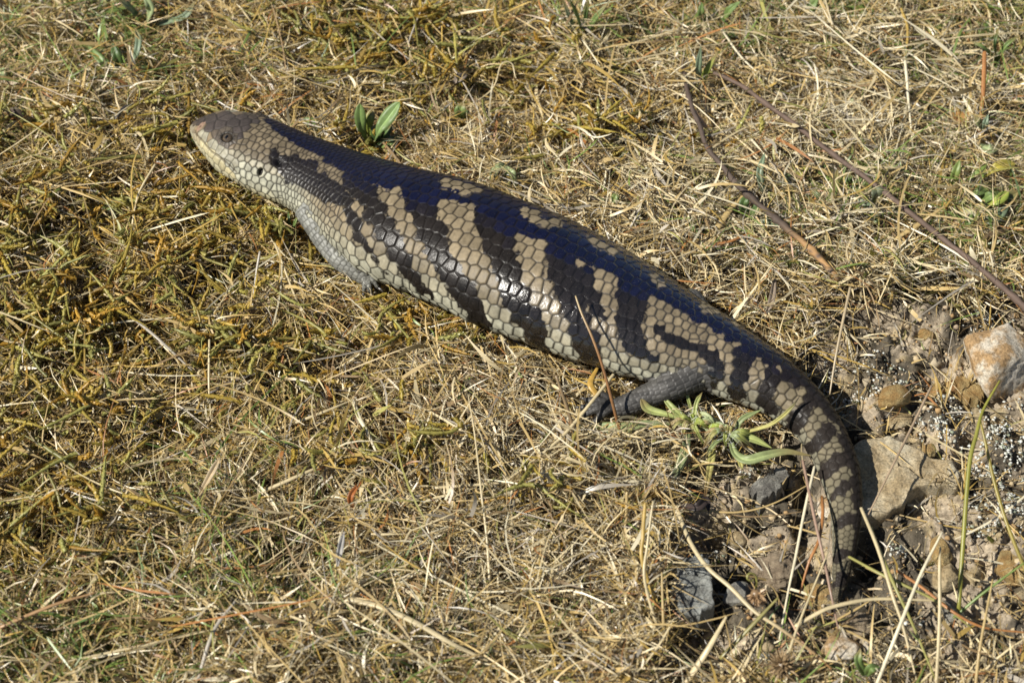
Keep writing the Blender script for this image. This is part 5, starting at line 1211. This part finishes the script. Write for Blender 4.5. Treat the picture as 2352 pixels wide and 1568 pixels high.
seedhead(1797,1528,14,7.5,150,(.34,.24,.13),'round dried brown seed head at the bottom edge','seed_head',[(1797,1535,10),(1810,1570,2)])
seedhead(1736,1364,16,6.0,90,(.42,.27,.14),'dried orange brown flower bud under a curled stem','flower_bud',[(1736,1350,18),(1738,1336,22),(1735,1320,26),(1722,1316,28),(1716,1326,27),(1724,1334,25),(1732,1330,24)],(0,-.6,-.1))
def deadleaf(pts, w, col, label):
    V_, F, c_ = leaf_mesh(pts, w, col, fold=.6); o0 = V_.mean(0); o = link('dead_leaf', np_mesh('dead_leaf', V_ - o0, None, F, c_), M_LEAF, loc=o0 * .001); tag(o, label, 'dead leaf', 'dead leaves in the grass')
deadleaf([(812,1170,14),(806,1140,22),(830,1105,24)],3.6,(.36,.13,.04),'rust red curled dead leaf in the lower grass')
deadleaf([(775,1300,18),(782,1260,24),(790,1220,22)],3.4,(.40,.38,.35),'papery grey dead leaf in the lower middle grass')
deadleaf([(1042,190,16),(1056,180,20),(1072,172,18)],6,(.32,.26,.20),'crumpled grey brown leaf above the shoulders')
deadleaf([(1565,1160,12),(1600,1165,18),(1622,1150,16),(1628,1175,12)],5,(.06,.045,.04),'blackened shrivelled leaf below the rosette weeds')
deadleaf([(455,1140,20),(490,1080,30),(505,1050,34)],3.8,(.46,.36,.22),'translucent pale blade standing in the lower left grass')
deadleaf([(15,265,14),(35,258,18),(55,270,14)],6,(.12,.09,.07),'dark crumpled leaf near the left edge')
deadleaf([(1400,715,16),(1000,0,0)][:1] + [(2150,270,10),(2200,290,12)],6,(.30,.15,.05),'orange dead leaf in the hollow right of the long twig') if False else None
deadleaf([(2185,262,8),(2215,275,12),(2250,282,10)],9,(.34,.18,.06),'orange brown dead leaf in the hollow right of the white straw')
deadleaf([(1780,640,12),(1772,690,16),(1760,720,12)],4,(.30,.24,.18),'curled brown leaf piece behind the tail base')

# ------------------------------------------------------------------ grass beyond the picture: copies of one patch laid round it
P = np.column_stack([rng.uniform(-110, 110, 5200), rng.uniform(-110, 110, 5200)]); k = len(P)
r_ = np.column_stack([P, rng.uniform(-6, 9, k)]); d_ = dirs(P, 1.5, -.2, .9); Ln = rng.uniform(12, 40, k)
c_ = pick(['tan', 'pale', 'cream', 'gold', 'brown', 'green', 'olive'], np.tile([.9, .6, .15, .4, .3, .2, .25], (k, 1)), k)
bd_ = rng.normal(0, 1, (k, 3)) * (Ln * .2)[:, None]
v, f3_, f4_, cc = ribbons(r_, d_, Ln, rng.uniform(.8, 1.8, k), bd_, c_, 3, .6, check=False)
o = link('surrounding_grass', np_mesh('surrounding_grass', v, f3_, f4_, cc, smooth=False), M_GRASS)
tag(o, 'same dead grass carrying on beyond the edges of the picture', 'grass', None, 'stuff')
ng = bpy.data.node_groups.new('lay_patches', 'GeometryNodeTree')
ng.interface.new_socket('Geometry', in_out='INPUT', socket_type='NodeSocketGeometry'); ng.interface.new_socket('Geometry', in_out='OUTPUT', socket_type='NodeSocketGeometry')
A = ng.nodes.new; gi = A('NodeGroupInput'); go = A('NodeGroupOutput'); gr = A('GeometryNodeMeshGrid')
gr.inputs['Size X'].default_value = 4.0; gr.inputs['Size Y'].default_value = 4.0; gr.inputs['Vertices X'].default_value = 33; gr.inputs['Vertices Y'].default_value = 33
ps = A('GeometryNodeInputPosition'); sx = A('ShaderNodeSeparateXYZ'); ng.links.new(ps.outputs[0], sx.inputs[0])
def mth(op, a_, b_):
    n = A('ShaderNodeMath'); n.operation = op
    for q, v_ in enumerate((a_, b_)):
        if isinstance(v_, float): n.inputs[q].default_value = v_
        elif v_ is not None: ng.links.new(v_, n.inputs[q])
    return n.outputs[0]
mx_ = mth('LESS_THAN', mth('ABSOLUTE', sx.outputs[0], None), 0.41); my_ = mth('LESS_THAN', mth('ABSOLUTE', mth('SUBTRACT', sx.outputs[1], float((ylo + yhi) / 2000)), None), float((yhi - ylo) / 2000 + .055))
sel = mth('MULTIPLY', mx_, my_)
de = A('GeometryNodeDeleteGeometry'); ng.links.new(gr.outputs[0], de.inputs['Geometry']); ng.links.new(sel, de.inputs['Selection'])
ip = A('GeometryNodeInstanceOnPoints'); ng.links.new(de.outputs[0], ip.inputs['Points']); ng.links.new(gi.outputs[0], ip.inputs['Instance'])
rv = A('FunctionNodeRandomValue'); rv.data_type = 'FLOAT_VECTOR'; rv.inputs[0].default_value = (0, 0, 0); rv.inputs[1].default_value = (0, 0, 6.28)
ng.links.new(rv.outputs[0], ip.inputs['Rotation']); ng.links.new(ip.outputs[0], go.inputs[0])
md = o.modifiers.new('lay', 'NODES'); md.node_group = ng
